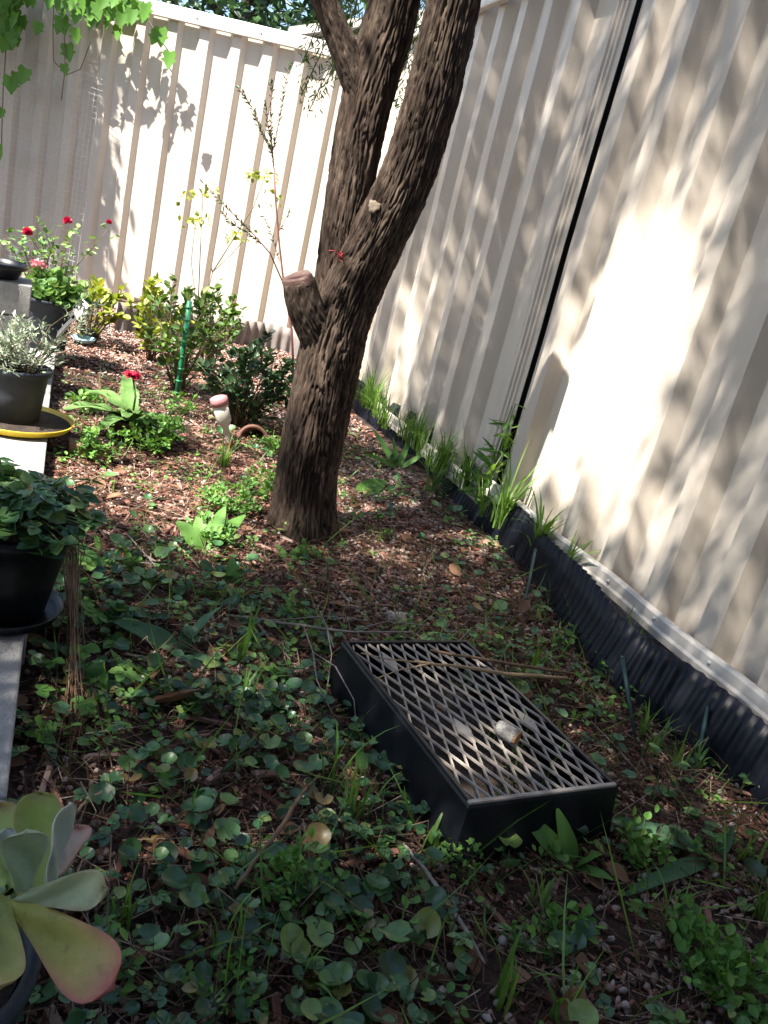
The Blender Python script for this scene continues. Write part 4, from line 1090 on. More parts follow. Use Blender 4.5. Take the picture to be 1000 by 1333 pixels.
# climbing roses with red flowers in front of the wire mesh
rp = thing('rose_plant', at_y(65, 395), 'spindly rose with small red blooms in front of the wire mesh', 'plant'); RPB = np.array(rp.location)
m = MB(); pp = []; 
for (u, v) in [(5, 305), (20, 296), (35, 302), (90, 292), (60, 310), (70, 330), (95, 312), (48, 298), (75, 300), (105, 340), (140, 300), (30, 325), (15, 318), (55, 285)]:
    tip = PY(u, v, 4.3); root = RPB + np.array([RNG.normal(0, .02), RNG.normal(0, .02), 0]); md = root * .5 + tip * .5 + RNG.normal(0, .03, 3)
    m.tube([root - RPB, md - RPB, tip - RPB], [.004, .003, .0015], 5)
    for _ in range(13):
        f_ = RNG.uniform(.2, 1.05); pp.append(md + (tip - md) * f_ + RNG.normal(0, .025, 3) - RPB)
n = len(pp); v, f = scatter(*LEAF_OVAL, frames_from_dirs(rand_dirs(n, -.5, .8), RNG.normal(0, .6, n), RNG.uniform(.025, .045, n), RNG.uniform(.025, .045, n)), np.array(pp)); link_tris('foliage', v, f, M['geranium_leaf'], rp); m.build('stems', M['stem'], rp)
for (u, v, r_) in [(36, 302, .026), (88, 288, .024), (142, 289, .015)]:
    c = PY(u, v, 4.24) - RPB; n = 40; vv, ff = scatter(*LEAF_ROUND, frames_from_dirs(rand_dirs(n, -.3, 1), RNG.uniform(0, 6, n), np.full(n, r_), np.full(n, r_)), np.tile(c, (n, 1))); link_tris('bloom', vv, ff, M['red_petal'], rp)

# sapling with needle foliage behind the sawn stub, and thin budding canes
sap_y = 3.7; sbp = G(383, 508); sbp = np.array([PY(383, 500, sap_y)[0], sap_y, 0]); sap = thing('sapling', sbp, 'thin red stemmed sapling with needle leaves against the sunlit fence', 'sapling')
m = MB(); pp = []; dd = []
def cane_path(pl, r0_, r1_, y=sap_y, needles=0.0, nl=(.014, .026)):
    P = [PY(u, v, y + dy) for (u, v, dy) in pl]; R_ = np.linspace(r0_, r1_, len(P)); m.tube([p - sbp for p in P], list(R_), 5)
    if needles:
        for a, b in zip(P[:-1], P[1:]):
            for _ in range(int(np.linalg.norm(b - a) * needles)):
                f_ = RNG.random(); pp.append(a * (1 - f_) + b * f_ - sbp); dd.append((b - a) / np.linalg.norm(b - a) * .9 + rand_dirs(1)[0] * .8)
cane_path([(383, 500, 0), (380, 430, 0), (370, 372, 0), (364, 320, 0), (359, 260, 0), (357, 220, 0)], .006, .0035)
cane_path([(357, 220, 0), (353, 180, 0), (353, 140, 0), (354, 108, 0)], .003, .0015, needles=260)
cane_path([(355, 200, 0), (340, 170, .02), (328, 140, .03), (311, 114, .04)], .0025, .001, needles=420)
cane_path([(356, 195, 0), (348, 160, -.03), (346, 130, -.05)], .002, .001, needles=200)
cane_path([(357, 190, 0), (365, 150, .03), (369, 120, .03), (378, 82, .04)], .002, .001, needles=200)
cane_path([(372, 376, 0), (352, 330, -.1), (330, 305, -.15), (300, 275, -.2), (264, 238, -.22)], .0035, .001)
cane_path([(340, 318, -.13), (322, 302, -.16), (300, 290, -.2), (290, 275, -.2)], .002, .001, needles=260)
cane_path([(330, 305, -.15), (300, 275, -.2), (264, 238, -.22)], .002, .001, needles=170)
cane_path([(364, 340, 0), (352, 300, .05), (338, 268, .08)], .0018, .001, needles=120)
cane_path([(364, 300, 0), (372, 285, .05), (378, 275, .08)], .0015, .001, needles=120)
n = len(pp); v, f = scatter(*LEAF_NARROW, frames_from_dirs(np.array(dd), RNG.uniform(0, 6, n), RNG.uniform(.014, .026, n), np.full(n, .016)), np.array(pp)); link_tris('foliage', v, f, M['dark_leaf'], sap); m.build('stems', M['red_stem'], sap)
rcb = at_y(262, 470); rc = thing('budding_canes', rcb, 'two bare thin canes tipped with yellow green new leaves before the fence', 'plant'); m = MB(); RCB = np.array(rcb); yc = RCB[1]
for pl in [[(262, 470), (256, 400), (249, 340), (254, 295), (258, 283)], [(262, 468), (268, 390), (277, 354), (300, 333), (318, 312), (315, 300)], [(277, 354), (272, 340)], [(258, 400), (262, 300), (264, 260), (262, 245)], [(277, 354), (330, 270), (344, 232)]]:
    m.tube([PY(u, v, yc) - RCB for u, v in pl], list(np.linspace(.003, .0012, len(pl))), 5)
m.build('stems', M['stem'], rc)
pp = []
for (u, v, su, sv, k) in [(258, 286, 12, 5, 34), (252, 252, 8, 5, 16), (270, 246, 8, 4, 14), (338, 230, 12, 6, 40), (312, 306, 8, 5, 26), (356, 255, 4, 8, 14)]:
    for _ in range(k): pp.append(PY(RNG.normal(u, su), RNG.normal(v, sv), yc + RNG.normal(0, .03)) - RCB)
n = len(pp); v, f = scatter(*LEAF_OVAL, frames_from_dirs(rand_dirs(n, -1, .2), RNG.normal(0, .6, n), RNG.uniform(.02, .036, n), RNG.uniform(.02, .036, n)), np.array(pp)); link_tris('foliage', v, f, M['lime_leaf'], rc)

# stake, garden light, pegs, ribbon
p0, p1 = GG(230, 522, -.05), PY(247, 392, GG(230, 522)[1])
stk = thing('garden_stake', GG(230, 522), 'bright green plastic stake standing among the shrubs', 'stake'); b0 = GG(230, 522)
MB().tube([p0 - b0, (p0 + p1) / 2 - b0, p1 - b0], [.011, .011, .010], 10).build('rod', M['green_plastic'], stk)
mr = MB()
for k in range(9): c = p0 + (p1 - p0) * (k + .5) / 9 - b0; mr.tube([c - np.array([0, 0, .004]), c + np.array([0, 0, .004])], .0125, 10)
mr.build('ridges', M['green_plastic'], stk)
lb = GG(301, 590); ly = lb[1]; lt = PY(284, 516, ly - .02); dv = (lt - lb); Ld = np.linalg.norm(dv)
sl = thing('garden_light', lb, 'leaning solar garden light with pink cap and cloudy tapered body', 'garden light')
Rq = Vector(tuple(dv / Ld)).to_track_quat('Z', 'Y').to_matrix()
MB().lathe([(.001, 0), (.006, .005), (.012, .03), (.012, .035)], 20, M=Rq).build('spike', M['red_plastic'], sl)
MB().lathe([(.009, .033), (.011, Ld * .45), (.024, Ld * .55), (.026, Ld - .03), (.024, Ld - .028)], 24, M=Rq).build('body', M['clear_plastic'], sl)
MB().lathe([(.024, Ld - .032), (.029, Ld - .03), (.029, Ld - .004), (.02, Ld), (.001, Ld)], 24, M=Rq).build('cap', M['pink_plastic'], sl)
for i, (u, v, h, lab) in enumerate([(691, 790, .0, 'dark green peg holding the edging near the weeds that climb the gap'), (813, 888, .0, 'dark green peg at the bowed section of edging'), (917, 1000, .0, 'dark green peg standing proud of the black edging by the rail')]):
    tops_ = [(697, 716), (810, 856), (928, 888)]; ub, vb = [(690, 752), (818, 905), (917, 945)][i]
    a = G(*tops_[i], .125); e = G(ub, vb, .07); b0 = np.array([e[0], e[1], 0]); b_ = e + (e - a) * 1.4; 
    t = thing('edging_peg', b0, lab, 'peg'); MB().tube([b_ - b0, (a + b_) / 2 - b0, a - b0], [.003, .0042, .0042], 8).tube([a - b0, a - b0 + np.array([0, 0, .002])], .0048, 8).build('rod', M['green_peg'], t)
rbp = PY(447, 332, 2.03); rb = thing('red_twine', rbp, 'scrap of red twine snagged in the fork of the trunk', 'twine')
m = MB()
for k in range(7):
    a = rand_dirs(1)[0] * .010; b = rand_dirs(1)[0] * .014; m.tube([a, (a + b) * .8 + np.array([0, -.006, 0]), b], .0014, 5)
m.tube([(0, 0, 0), (-.02, -.01, .006), (-.035, -.012, .002)], .001, 5); m.build('strand', M['red_plastic'], rb)

# ------------------------------------------------------------------ paddle plant at the corner of the wall
pc = PT(8, 1160, .80); px0 = np.array([pc[0] - .02, pc[1] + .0, 0])
pp_base = np.array([pc[0] - .055, pc[1] - .045, .062])
pot('plant_pot', pp_base, .095, .07, .105, 'pot_grey', 'bluish grey pot of the fleshy paddle leaved plant', .85)
def paddle_mat():
    m, nt, b = mat_new('paddle_leaf')
    at_ = nt.nodes.new('ShaderNodeVertexColor'); at_.layer_name = 'Col'
    n = tex_noise(nt, 60, 9, .75); r = ramp(nt, [(.30, (.45, .42, .36)), (.42, (.82, .84, .80)), (.62, (1.0, 1.0, 1.0)), (.75, (1.3, 1.3, 1.32))], n.outputs['Fac']); add_bump(nt, b, tex_noise(nt, 90, 5, .6), .25, .002)
    mx = nt.nodes.new('ShaderNodeMix'); mx.data_type = 'RGBA'; mx.blend_type = 'MULTIPLY'; mx.inputs[0].default_value = .8
    nt.links.new(at_.outputs['Color'], mx.inputs[6]); nt.links.new(r.outputs['Color'], mx.inputs[7]); nt.links.new(mx.outputs[2], b.inputs['Base Color'])
    b.inputs['Roughness'].default_value = .55; b.inputs['Subsurface Weight'].default_value = .12; b.inputs['Subsurface Radius'].default_value = (.01, .012, .004); b.inputs['Subsurface Scale'].default_value = .3
    return m
M['paddle'] = paddle_mat()
pad = thing('paddle_plant', pp_base + np.array([0, 0, .09]), 'fleshy paddle leaved succulent with red edged yellow green leaves', 'succulent'); PDB = pp_base + np.array([0, 0, .09])
def paddle(b_uvt, t_uvt, w, tint, red, face=None, cup=.25, thick=.006, label=None):
    P0, P1 = PT(*b_uvt), PT(*t_uvt); d = P1 - P0; L_ = np.linalg.norm(d); d /= L_
    nr = np.array(face, float) if face is not None else (CC - (P0 + P1) / 2); nr = nr - d * (nr @ d); nr /= np.linalg.norm(nr); x = np.cross(d, nr)
    nu, nv = 22, 14; vs = []; cs_ = []; fs = []
    for side in (1, -1):
        for i in range(nu + 1):
            t = i / nu
            ww = w * (.22 + .78 * t ** 1.1) * math.sqrt(max(0, 1 - max(0, (t - .62) / .38) ** 2.2)) + .0004 if t > .0 else w * .2
            for j in range(nv + 1):
                s = -1 + 2 * j / nv; e = max(0, 1 - abs(s) ** 3) * (1 if t < .97 else .3)
                h = cup * w * (s * s) * (.4 + t * .6) - .22 * w * math.sin(math.pi * t) + side * thick * .5 * e ** .5 * (1.1 - .5 * t) + .002 * math.sin(t * 9 + s * 3)
                vs.append(P0 + d * L_ * t + x * ww * s + nr * h - PDB)
                edge = max(abs(s) ** 4 * min(1, t * 1.6), max(0, (t - .72) / .28) ** 2)
                k = min(1, edge * red[0] + red[1] * max(0, t - .45))
                c0 = np.array(tint); c = c0 * (1 - k) + np.array([.46, .12, .10]) * k
                cs_.append((c[0], c[1], c[2], 1))
    n1 = (nu + 1) * (nv + 1)
    for i in range(nu):
        for j in range(nv):
            k = i * (nv + 1) + j; fs.append((k, k + 1, k + nv + 2, k + nv + 1)); fs.append((n1 + k, n1 + k + nv + 1, n1 + k + nv + 2, n1 + k + 1))
    for i in range(nu):
        for j in (0, nv):
            k = i * (nv + 1) + j; q_ = (k, k + nv + 1, n1 + k + nv + 1, n1 + k); fs.append(q_ if j == 0 else q_[::-1])
    for j in range(nv):
        k = nu * (nv + 1) + j; fs.append((k, k + 1, n1 + k + 1, n1 + k))
    o = link_mesh('leaf', vs, fs, M['paddle'], pad)
    ca = o.data.color_attributes.new('Col', 'FLOAT_COLOR', 'POINT'); ca.data.foreach_set('color', np.array(cs_, dtype=np.float32).ravel())
    if label: o['label'] = label
GRN, YEL, GRY = (.25, .34, .06), (.44, .42, .085), (.30, .39, .22)
paddle((48, 1165, .79), (50, 1032, .83), .0265, GRN, (.35, .0), cup=.2, label='tall green leaf')
paddle((60, 1150, .80), (104, 1080, .85), .024, (.34, .26, .20), (.6, .3), cup=.3, face=(-.3, -.6, .6), label='pinkish leaf')
paddle((66, 1152, .78), (91, 1044, .76), .017, (.42, .46, .36), (.2, .0), face=(.9, -.25, .15), cup=.2, label='pale leaf seen edge on')
paddle((30, 1160, .77), (33, 1080, .74), .0235, GRY, (.12, .0), cup=.25, label='grey green front leaf')
paddle((10, 1165, .78), (-4, 1050, .86), .026, GRN, (.5, .1), cup=.3)
paddle((25, 1168, .77), (142, 1156, .72), .0190, (.36, .42, .22), (.3, .05), face=(.1, -.7, .9), cup=.35, label='pale leaf reaching right')
paddle((20, 1172, .77), (150, 1288, .70), .0300, YEL, (.7, .95), cup=.3, face=(.3, -.7, .75), label='yellow leaf flushed red at its end')
paddle((5, 1170, .77), (-2, 1292, .70), .022, (.34, .36, .09), (.3, .2), cup=.3)
paddle((0, 1165, .77), (-70, 1190, .72), .026, GRY, (.4, .2), cup=.3)
paddle((5, 1160, .78), (-60, 1110, .80), .026, GRN, (.4, .2), cup=.3)
paddle((15, 1140, .80), (8, 1078, .80), .010, (.38, .46, .40), (.1, .0), cup=.3)
MB().tube([PT(12, 1165, .78) - PDB, PT(5, 1230, .79) - PDB, (0.01, 0, -.02)], [.013, .012, .012], 10).build('stem', M['green_stem'], pad)

# ------------------------------------------------------------------ bed cover: chips, pebbles, litter, creeping leaves
def in_bed(x, y):
    p = np.stack([x, y, np.zeros_like(x)], 1)
    a = (p - W0) @ WN; b = (p - RF0) @ RFN; c = (p - BA) @ BN
    return (a > .005) & (b > .12) & (c > .05) & (y > .12)
def sample_bed(n, ymin=.15, ymax=5.15):
    out = []
    while sum(map(len, out)) < n:
        k = n * 3; x = RNG.uniform(-3.1, 1.5, k); y = RNG.uniform(ymin, ymax, k); ok = in_bed(x, y)
        out.append(np.stack([x[ok], y[ok]], 1))
    return np.concatenate(out)[:n]
def tray_free(P, mrg=.01):
    q_ = P - ctr[None, :2]; a = q_ @ lx[:2]; b = q_ @ lyv[:2]
    return ~((np.abs(a) < hw + mrg) & (np.abs(b) < hl + mrg))
def cover(P):
    """how thickly the creeping plants cover the soil, 0..1"""
    u, v, w = proj3(P)
    return u, v
def proj3(P):
    q_ = np.concatenate([P, np.zeros((len(P), 1))], 1) - CC; w = q_ @ fw
    return CXP + FPX * (q_ @ CR) / w, CYP - FPX * (q_ @ CU) / w, w
# chips: near ones smaller and denser
P = np.concatenate([sample_bed(30000, .15, 2.6), sample_bed(14000, 2.4, 5.15)]); P = P[tray_free(P)]
P = P[np.array([noise.noise((x * 5, y * 5, 2)) + .5 * noise.noise((x * 13, y * 13, 4)) for x, y in P]) > RNG.uniform(-.75, .1, len(P))]
n = len(P); z = gh(P[:, 0], P[:, 1])
box_v = np.array([[-.5, -.42, -.5], [.5, -.5, -.4], [.42, .5, -.5], [-.5, .38, -.5], [-.42, -.34, .5], [.36, -.42, .4], [.40, .30, .5], [-.36, .34, .35]])
box_f = np.array([[0, 2, 1], [0, 3, 2], [4, 5, 6], [4, 6, 7], [0, 1, 5], [0, 5, 4], [1, 2, 6], [1, 6, 5], [2, 3, 7], [2, 7, 6], [3, 0, 4], [3, 4, 7]])
sc = np.stack([RNG.gamma(4, .0034, n) + .005, RNG.uniform(.004, .010, n), RNG.uniform(.0015, .005, n)], 1)
sc *= np.where(P[:, 1] < 1.5, .62, 1.0)[:, None] * RNG.uniform(.55, 1.25, (n, 1))
v, f = scatter(box_v, box_f, rot_frames(RNG.uniform(0, 6.28, n), RNG.normal(0, .45, n), RNG.uniform(0, 6.28, n), sc), np.stack([P[:, 0], P[:, 1], z + RNG.uniform(.001, .010, n)], 1))
tag(link_tris('bark_mulch', v, f, M['chip'], smooth=False), 'reddish brown bark chip mulch strewn over the garden bed', 'mulch', kind='stuff')
# long strips of bark and fallen leaves
P = sample_bed(700, .15, 4.0); P = P[tray_free(P, .03)]; n = len(P)
sc = np.stack([RNG.uniform(.03, .085, n), RNG.uniform(.005, .014, n), RNG.uniform(.002, .006, n)], 1)
v, f = scatter(box_v, box_f, rot_frames(RNG.uniform(0, 6.28, n), RNG.normal(0, .12, n), RNG.uniform(0, 6.28, n), sc), np.stack([P[:, 0], P[:, 1], gh(P[:, 0], P[:, 1]) + RNG.uniform(.006, .014, n)], 1))
tag(link_tris('bark_strips', v, f, M['chip'], smooth=False), 'long flat strips of bark lying over the finer mulch', 'mulch', kind='stuff')
P = sample_bed(520, .15, 4.0); P = P[tray_free(P, .03)]; n = len(P); Ls = RNG.uniform(.018, .045, n)
v, f = scatter(*LEAF_OVAL, rot_frames(RNG.uniform(0, 6.28, n), RNG.normal(0, .5, n), RNG.uniform(0, 6.28, n), Ls), np.stack([P[:, 0], P[:, 1], gh(P[:, 0], P[:, 1]) + RNG.uniform(.008, .018, n)], 1))
tag(link_tris('leaf_litter', v, f, M['dead_leaf']), 'small fallen brown leaves scattered over the mulch', 'leaf litter', kind='stuff')
# pebbles
P = sample_bed(36000); u, v, w = proj3(P)
pr = np.full(len(P), .10); pr[((u - 500) / 90) ** 2 + ((v - 650) / 55) ** 2 < 1] = .95; pr[((u - 560) / 130) ** 2 + ((v - 740) / 70) ** 2 < 1] = .5
pr[(u > 760) & (v > 1120)] = .25; pr[v < 560] = .35
P = P[(RNG.random(len(P)) < pr) & tray_free(P)]; n = len(P); z = gh(P[:, 0], P[:, 1])
t_ = (1 + 5 ** .5) / 2; ico = np.array([(-1, t_, 0), (1, t_, 0), (-1, -t_, 0), (1, -t_, 0), (0, -1, t_), (0, 1, t_), (0, -1, -t_), (0, 1, -t_), (t_, 0, -1), (t_, 0, 1), (-t_, 0, -1), (-t_, 0, 1)]) / 1.9
icf = np.array([(0, 11, 5), (0, 5, 1), (0, 1, 7), (0, 7, 10), (0, 10, 11), (1, 5, 9), (5, 11, 4), (11, 10, 2), (10, 7, 6), (7, 1, 8), (3, 9, 4), (3, 4, 2), (3, 2, 6), (3, 6, 8), (3, 8, 9), (4, 9, 5), (2, 4, 11), (6, 2, 10), (8, 6, 7), (9, 8, 1)])
ico = ico * (1 + RNG.uniform(-.18, .18, (12, 1)))
sc = np.stack([RNG.uniform(.004, .0105, n), RNG.uniform(.003, .0075, n), RNG.uniform(.003, .0055, n)], 1)
v, f = scatter(ico, icf, rot_frames(RNG.uniform(0, 6.28, n), RNG.normal(0, .3, n), RNG.uniform(0, 6.28, n), sc), np.stack([P[:, 0], P[:, 1], z + RNG.uniform(.003, .011, n)], 1))
tag(link_tris('gravel', v, f, M['pebble'], smooth=True), 'pinkish grey pebbles mixed into the mulch around the tree', 'gravel', kind='stuff')
# dry stalks and needles
P = sample_bed(11000, .15, 3.2); P = P[tray_free(P)]; n = len(P); z = gh(P[:, 0], P[:, 1])
pv = np.array([[0, -.5, 0], [.5, -.5, .6], [-.5, -.5, .6], [.2, 0, .25], [.7, 0, .85], [-.3, 0, .85], [0, .5, 0], [.5, .5, .6], [-.5, .5, .6]])
pf = np.array([[0, 1, 4], [0, 4, 3], [1, 2, 5], [1, 5, 4], [2, 0, 3], [2, 3, 5], [3, 4, 7], [3, 7, 6], [4, 5, 8], [4, 8, 7], [5, 3, 6], [5, 6, 8]])
sc = np.stack([RNG.uniform(.0009, .0018, n), RNG.gamma(3, .020, n) + .015, RNG.uniform(.0009, .0018, n)], 1)
v, f = scatter(pv, pf, rot_frames(RNG.uniform(0, 6.28, n), RNG.normal(0, .14, n), RNG.uniform(0, 6.28, n), sc), np.stack([P[:, 0], P[:, 1], z + RNG.uniform(.005, .02, n)], 1))
tag(link_tris('dry_litter', v, f, M['litter'], smooth=False), 'dry straw stalks and needles scattered on the shaded bed', 'litter', kind='stuff')

# creeping groundcover: clusters of round and trifoliate leaves
def cover_density(u, v):
    d = np.zeros_like(u)
    d = np.where(v > 770, 1.0, d)                                            # shaded foreground
    d = np.where((v > 720) & (v <= 770) & (u < 330), .45, d)
    d = np.where((v > 720) & (v < 835) & (u > 430) & (u < 690), .10, d)      # bare mulch behind the tray
    d = np.where((u > 620) & (v > 780) & (v < 900), .55, d)
    d = np.where((u > 740) & (v > 880) & (v < 1050), .75, d)
    d = np.where((u > 560) & (v > 1060), .42, d)
    d = np.where((u > 820) & (v > 1000), .22, d)
    d = np.where((v <= 720) & (v > 560), .09, d)
    d = np.where((u > 340) & (u < 720) & (v > 690) & (v < 800), .10, d)
    return d
P = sample_bed(5200, .15, 3.0); u, v, w = proj3(P)
dn = cover_density(u, v) * (.35 + .9 * np.array([noise.noise((x * 3.2, y * 3.2, 5)) * .9 + .5 for x, y in P]).clip(0, 1))
P = P[(RNG.random(len(P)) < dn * .66) & tray_free(P, .004)]
rp_, rm_, rz_ = [], [], []
lv, lf = [], []; stalks = MB(); tri_p = []; rnd_p = []; rnd_t = []
for (x, y) in P:
    g0 = float(gh(x, y)); tri = noise.noise((x * 3.1, y * 3.1, 9)) + .35 * RNG.normal() > .0
    for k in range(RNG.integers(2, 6) if not tri else RNG.integers(1, 3)):
        a = RNG.uniform(0, 6.28); r_ = RNG.uniform(.004, .030); hh = RNG.uniform(.008, .040)
        q_ = np.array([x + r_ * math.cos(a), y + r_ * math.sin(a), g0 + hh])
        (tri_p if tri else rnd_p).append(q_)
        if not tri: rnd_t.append(a)
        stalks.tube([(x, y, g0 - .003), ((x + q_[0]) / 2, (y + q_[1]) / 2, g0 + hh * .75), tuple(q_)], .0007, 3, False)
rnd_p = np.array(rnd_p); n = len(rnd_p); rnd_t = np.array(rnd_t)
Ms = rot_frames(rnd_t - math.pi / 2, RNG.normal(.25, .38, n), rnd_t - math.pi / 2, (RNG.gamma(5, .0030, n) + .006).clip(.007, .033))
a1 = scatter(*LEAF_ROUND, Ms, rnd_p)
tri_p = np.array(tri_p); n = len(tri_p)
a2 = scatter(*TRI, rot_frames(RNG.uniform(0, 6.28, n), RNG.normal(0, .3, n), RNG.uniform(0, 6.28, n), RNG.uniform(.011, .021, n)), tri_p)
v, f = merge([a1, a2])
P2 = sample_bed(2600, .15, 3.4); u, v2, w = proj3(P2)
d2 = np.where(v2 > 760, .20, .15) * (np.array([noise.noise((x * 4.5, y * 4.5, 21)) for x, y in P2]) > -.05) * 1.6
P2 = P2[(RNG.random(len(P2)) < d2) & tray_free(P2, .006)]
sp_p = []; sp_d = []
for (x, y) in P2:
    for k in range(RNG.integers(5, 13)):
        a = RNG.uniform(0, 6.28); r_ = RNG.uniform(.002, .022); sp_p.append((x + r_ * math.cos(a), y + r_ * math.sin(a), float(gh(x, y)) + RNG.uniform(.006, .042))); sp_d.append((math.cos(a), math.sin(a), RNG.uniform(.0, .8)))
n = len(sp_p); Ls = RNG.uniform(.007, .017, n)
sv, sf = scatter(*LEAF_OVAL, frames_from_dirs(np.array(sp_d), RNG.normal(0, .4, n), Ls, Ls * 1.1), np.array(sp_p))
gc = thing('groundcover', (0, 0, 0), 'creeping groundcover of round and toothed green leaves over the shaded bed', 'groundcover'); gc['kind'] = 'stuff'
tag(link_tris('leaves', v, f, M['ground_leaf'], gc), kind='stuff')
tag(link_tris('small_leaves', sv, sf, M['weed'], gc), kind='stuff')
tag(stalks.build('stalks', M['ground_stalk'], gc, smooth=False), kind='stuff')

P = sample_bed(1500, .15, 3.0); u, v, w = proj3(P); P = P[(RNG.random(len(P)) < np.where(v > 760, .85, .22)) & tray_free(P, .01)]; n = len(P)
bl = np.array([[-.5, 0, 0], [.5, 0, 0], [-.5, .35, .0], [.5, .35, 0], [-.4, .7, -.05], [.4, .7, -.05], [0, 1, -.14]]); bf = np.array([[0, 1, 3], [0, 3, 2], [2, 3, 5], [2, 5, 4], [4, 5, 6]])
Dg = rand_dirs(n, .25, .95); Ls = RNG.gamma(4, .018, n) + .03
Fm = frames_from_dirs(Dg, RNG.uniform(0, 6.28, n), Ls, RNG.uniform(.0016, .0036, n)); Fm[:, :, 2] = Fm[:, :, 2] / np.linalg.norm(Fm[:, :, 2], axis=1, keepdims=True) * Ls[:, None]
v, f = scatter(bl, bf, Fm, np.stack([P[:, 0], P[:, 1], gh(P[:, 0], P[:, 1])], 1))
tag(link_tris('sparse_grass', v, f, M['grass']), 'single thin grass blades scattered through the groundcover', 'grass', kind='stuff')
cur = MB(); P = sample_bed(900, .15, 2.2); u, v, w = proj3(P); P = P[(v > 700) & tray_free(P, .02)]
for (x, y) in P:
    a = RNG.uniform(0, 6.28); l = RNG.uniform(.03, .11); h = RNG.uniform(.01, .05); d = np.array([math.cos(a), math.sin(a), 0]); o_ = np.array([x, y, float(gh(x, y))]); e = RNG.normal(0, .012, 3)
    cur.tube([o_, o_ + d * l * .35 + np.array([0, 0, h]) + e, o_ + d * l * .7 + np.array([0, 0, h * 1.1]) - e, o_ + d * l + np.array([0, 0, h * .4])], [.0008, .0008, .0007, .0004], 3, False)
tag(cur.build('dry_stems', M['litter'], smooth=False), 'thin arching dead stems tangled through the groundcover', 'litter', kind='stuff')

# ------------------------------------------------------------------ grass tufts, weeds and broad-leaved weeds, one by one
def grass_tuft(base, n, L_, label, lean=(0, 0, 0), w=.0035, spread=.5, mat='grass', group=None, parts=1):
    t = thing('grass_tuft', base, label, 'grass', group); m = MB()
    for k in range(n):
        a = RNG.uniform(0, 6.28); out = np.array([math.cos(a), math.sin(a), 0]) * spread * RNG.uniform(.3, 1.1) + np.array(lean)
        l = L_ * RNG.uniform(.5, 1.1); r0_ = np.array([RNG.normal(0, .008), RNG.normal(0, .008), -.004])
        side = np.cross(out + np.array([0, 0, .001]), (0, 0, 1)); side = side / (np.linalg.norm(side) + 1e-9)
        vs = []; ns = 6; ww = w * RNG.uniform(.5, 1.15)
        bend = RNG.uniform(.35, 1.35)
        for i in range(ns + 1):
            s = i / ns; c = r0_ + (np.array([0, 0, 1]) * (s - .42 * bend * s * s) + out * (.35 * s + .75 * bend * s * s)) * l
            k_ = ww * (1 - s ** 2.2) * (.6 + .4 * min(1, s * 5)) + .0002
            vs += [c - side * k_, c + np.array([0, 0, -.25 * k_]), c + side * k_]
        fs = []
        for i in range(ns):
            b = i * 3; fs += [(b, b + 1, b + 4, b + 3), (b + 1, b + 2, b + 5, b + 4)]
        m.add(vs, fs)
    m.build('blades', M[mat], t); return t
def grass_at(u, v, n, L_, label, **k): return grass_tuft(GG(u, v), n, L_, label, **k)
def RFp(u, v, off): d = ray(u, v); t = ((RF(0, off, 0) - CC) @ RFN) / (d @ RFN); return CC + d * t
def grass_edge(u, v, n, L_, label, **k):
    q_ = RFp(u, v, .085); return grass_tuft((q_[0], q_[1], .065), n, L_, label, **k)
grass_edge(482, 525, 60, .30, 'bright grass clump filling the edging beside the tree trunk', spread=.5, w=.003)
grass_edge(478, 540, 36, .24, 'darker drooping grass clump between the trunk and edging', spread=.6, mat='weed')
for i, (u, v, n_, L_, lab) in enumerate([(540, 585, 16, .20, 'fine upright grass on the edging before the bowed steel sheets'), (575, 610, 18, .20, 'tangled grass leaning over the edging near the broad weed'), (603, 648, 14, .22, 'grass with one tall arching blade at the crumbled edging'),
                                       (648, 690, 14, .26, 'grass and leafy shoots growing up the dark gap in the fence'), (690, 735, 12, .20, 'wide bladed grass sprawling over the edging below the gap'), (722, 772, 9, .16, 'short grass rooted where the bottom rail begins'),
                                       (562, 640, 5, .20, 'sparse long stemmed grass on the shaded mulch near the edging')]):
    (grass_at if i == 6 else grass_edge)(u, v, int(n_ * 2.6), L_ * 1.2, lab, lean=(.05, -.08, 0), w=.0032 if i < 3 else .0048, spread=.6)
def RFp(u, v, off): d = ray(u, v); t = ((RF(0, off, 0) - CC) @ RFN) / (d @ RFN); return CC + d * t
q_ = RFp(813, 850, .085); grass_tuft((q_[0], q_[1], .06), 9, .12, 'grass growing behind the bowed black edging against the rail', w=.004, spread=.35)
q_ = RFp(762, 790, .085); grass_tuft((q_[0], q_[1], .06), 9, .10, 'small grass tuft squeezed between edging and fence rail', w=.003, spread=.35)
for k in range(26):
    s_ = 1.0 + 1.95 * (k + RNG.uniform(0, .9)) / 26; q_ = RF(s_, RNG.uniform(.075, .125), .062)
    grass_tuft(q_, int(RNG.integers(12, 26)), RNG.uniform(.12, .26), 'thin light green grass tuft in the fringe between black edging and steel fence', group='fringe grass behind the edging', w=RNG.uniform(.0018, .0034), spread=.6, lean=(-.06, -.1, 0))
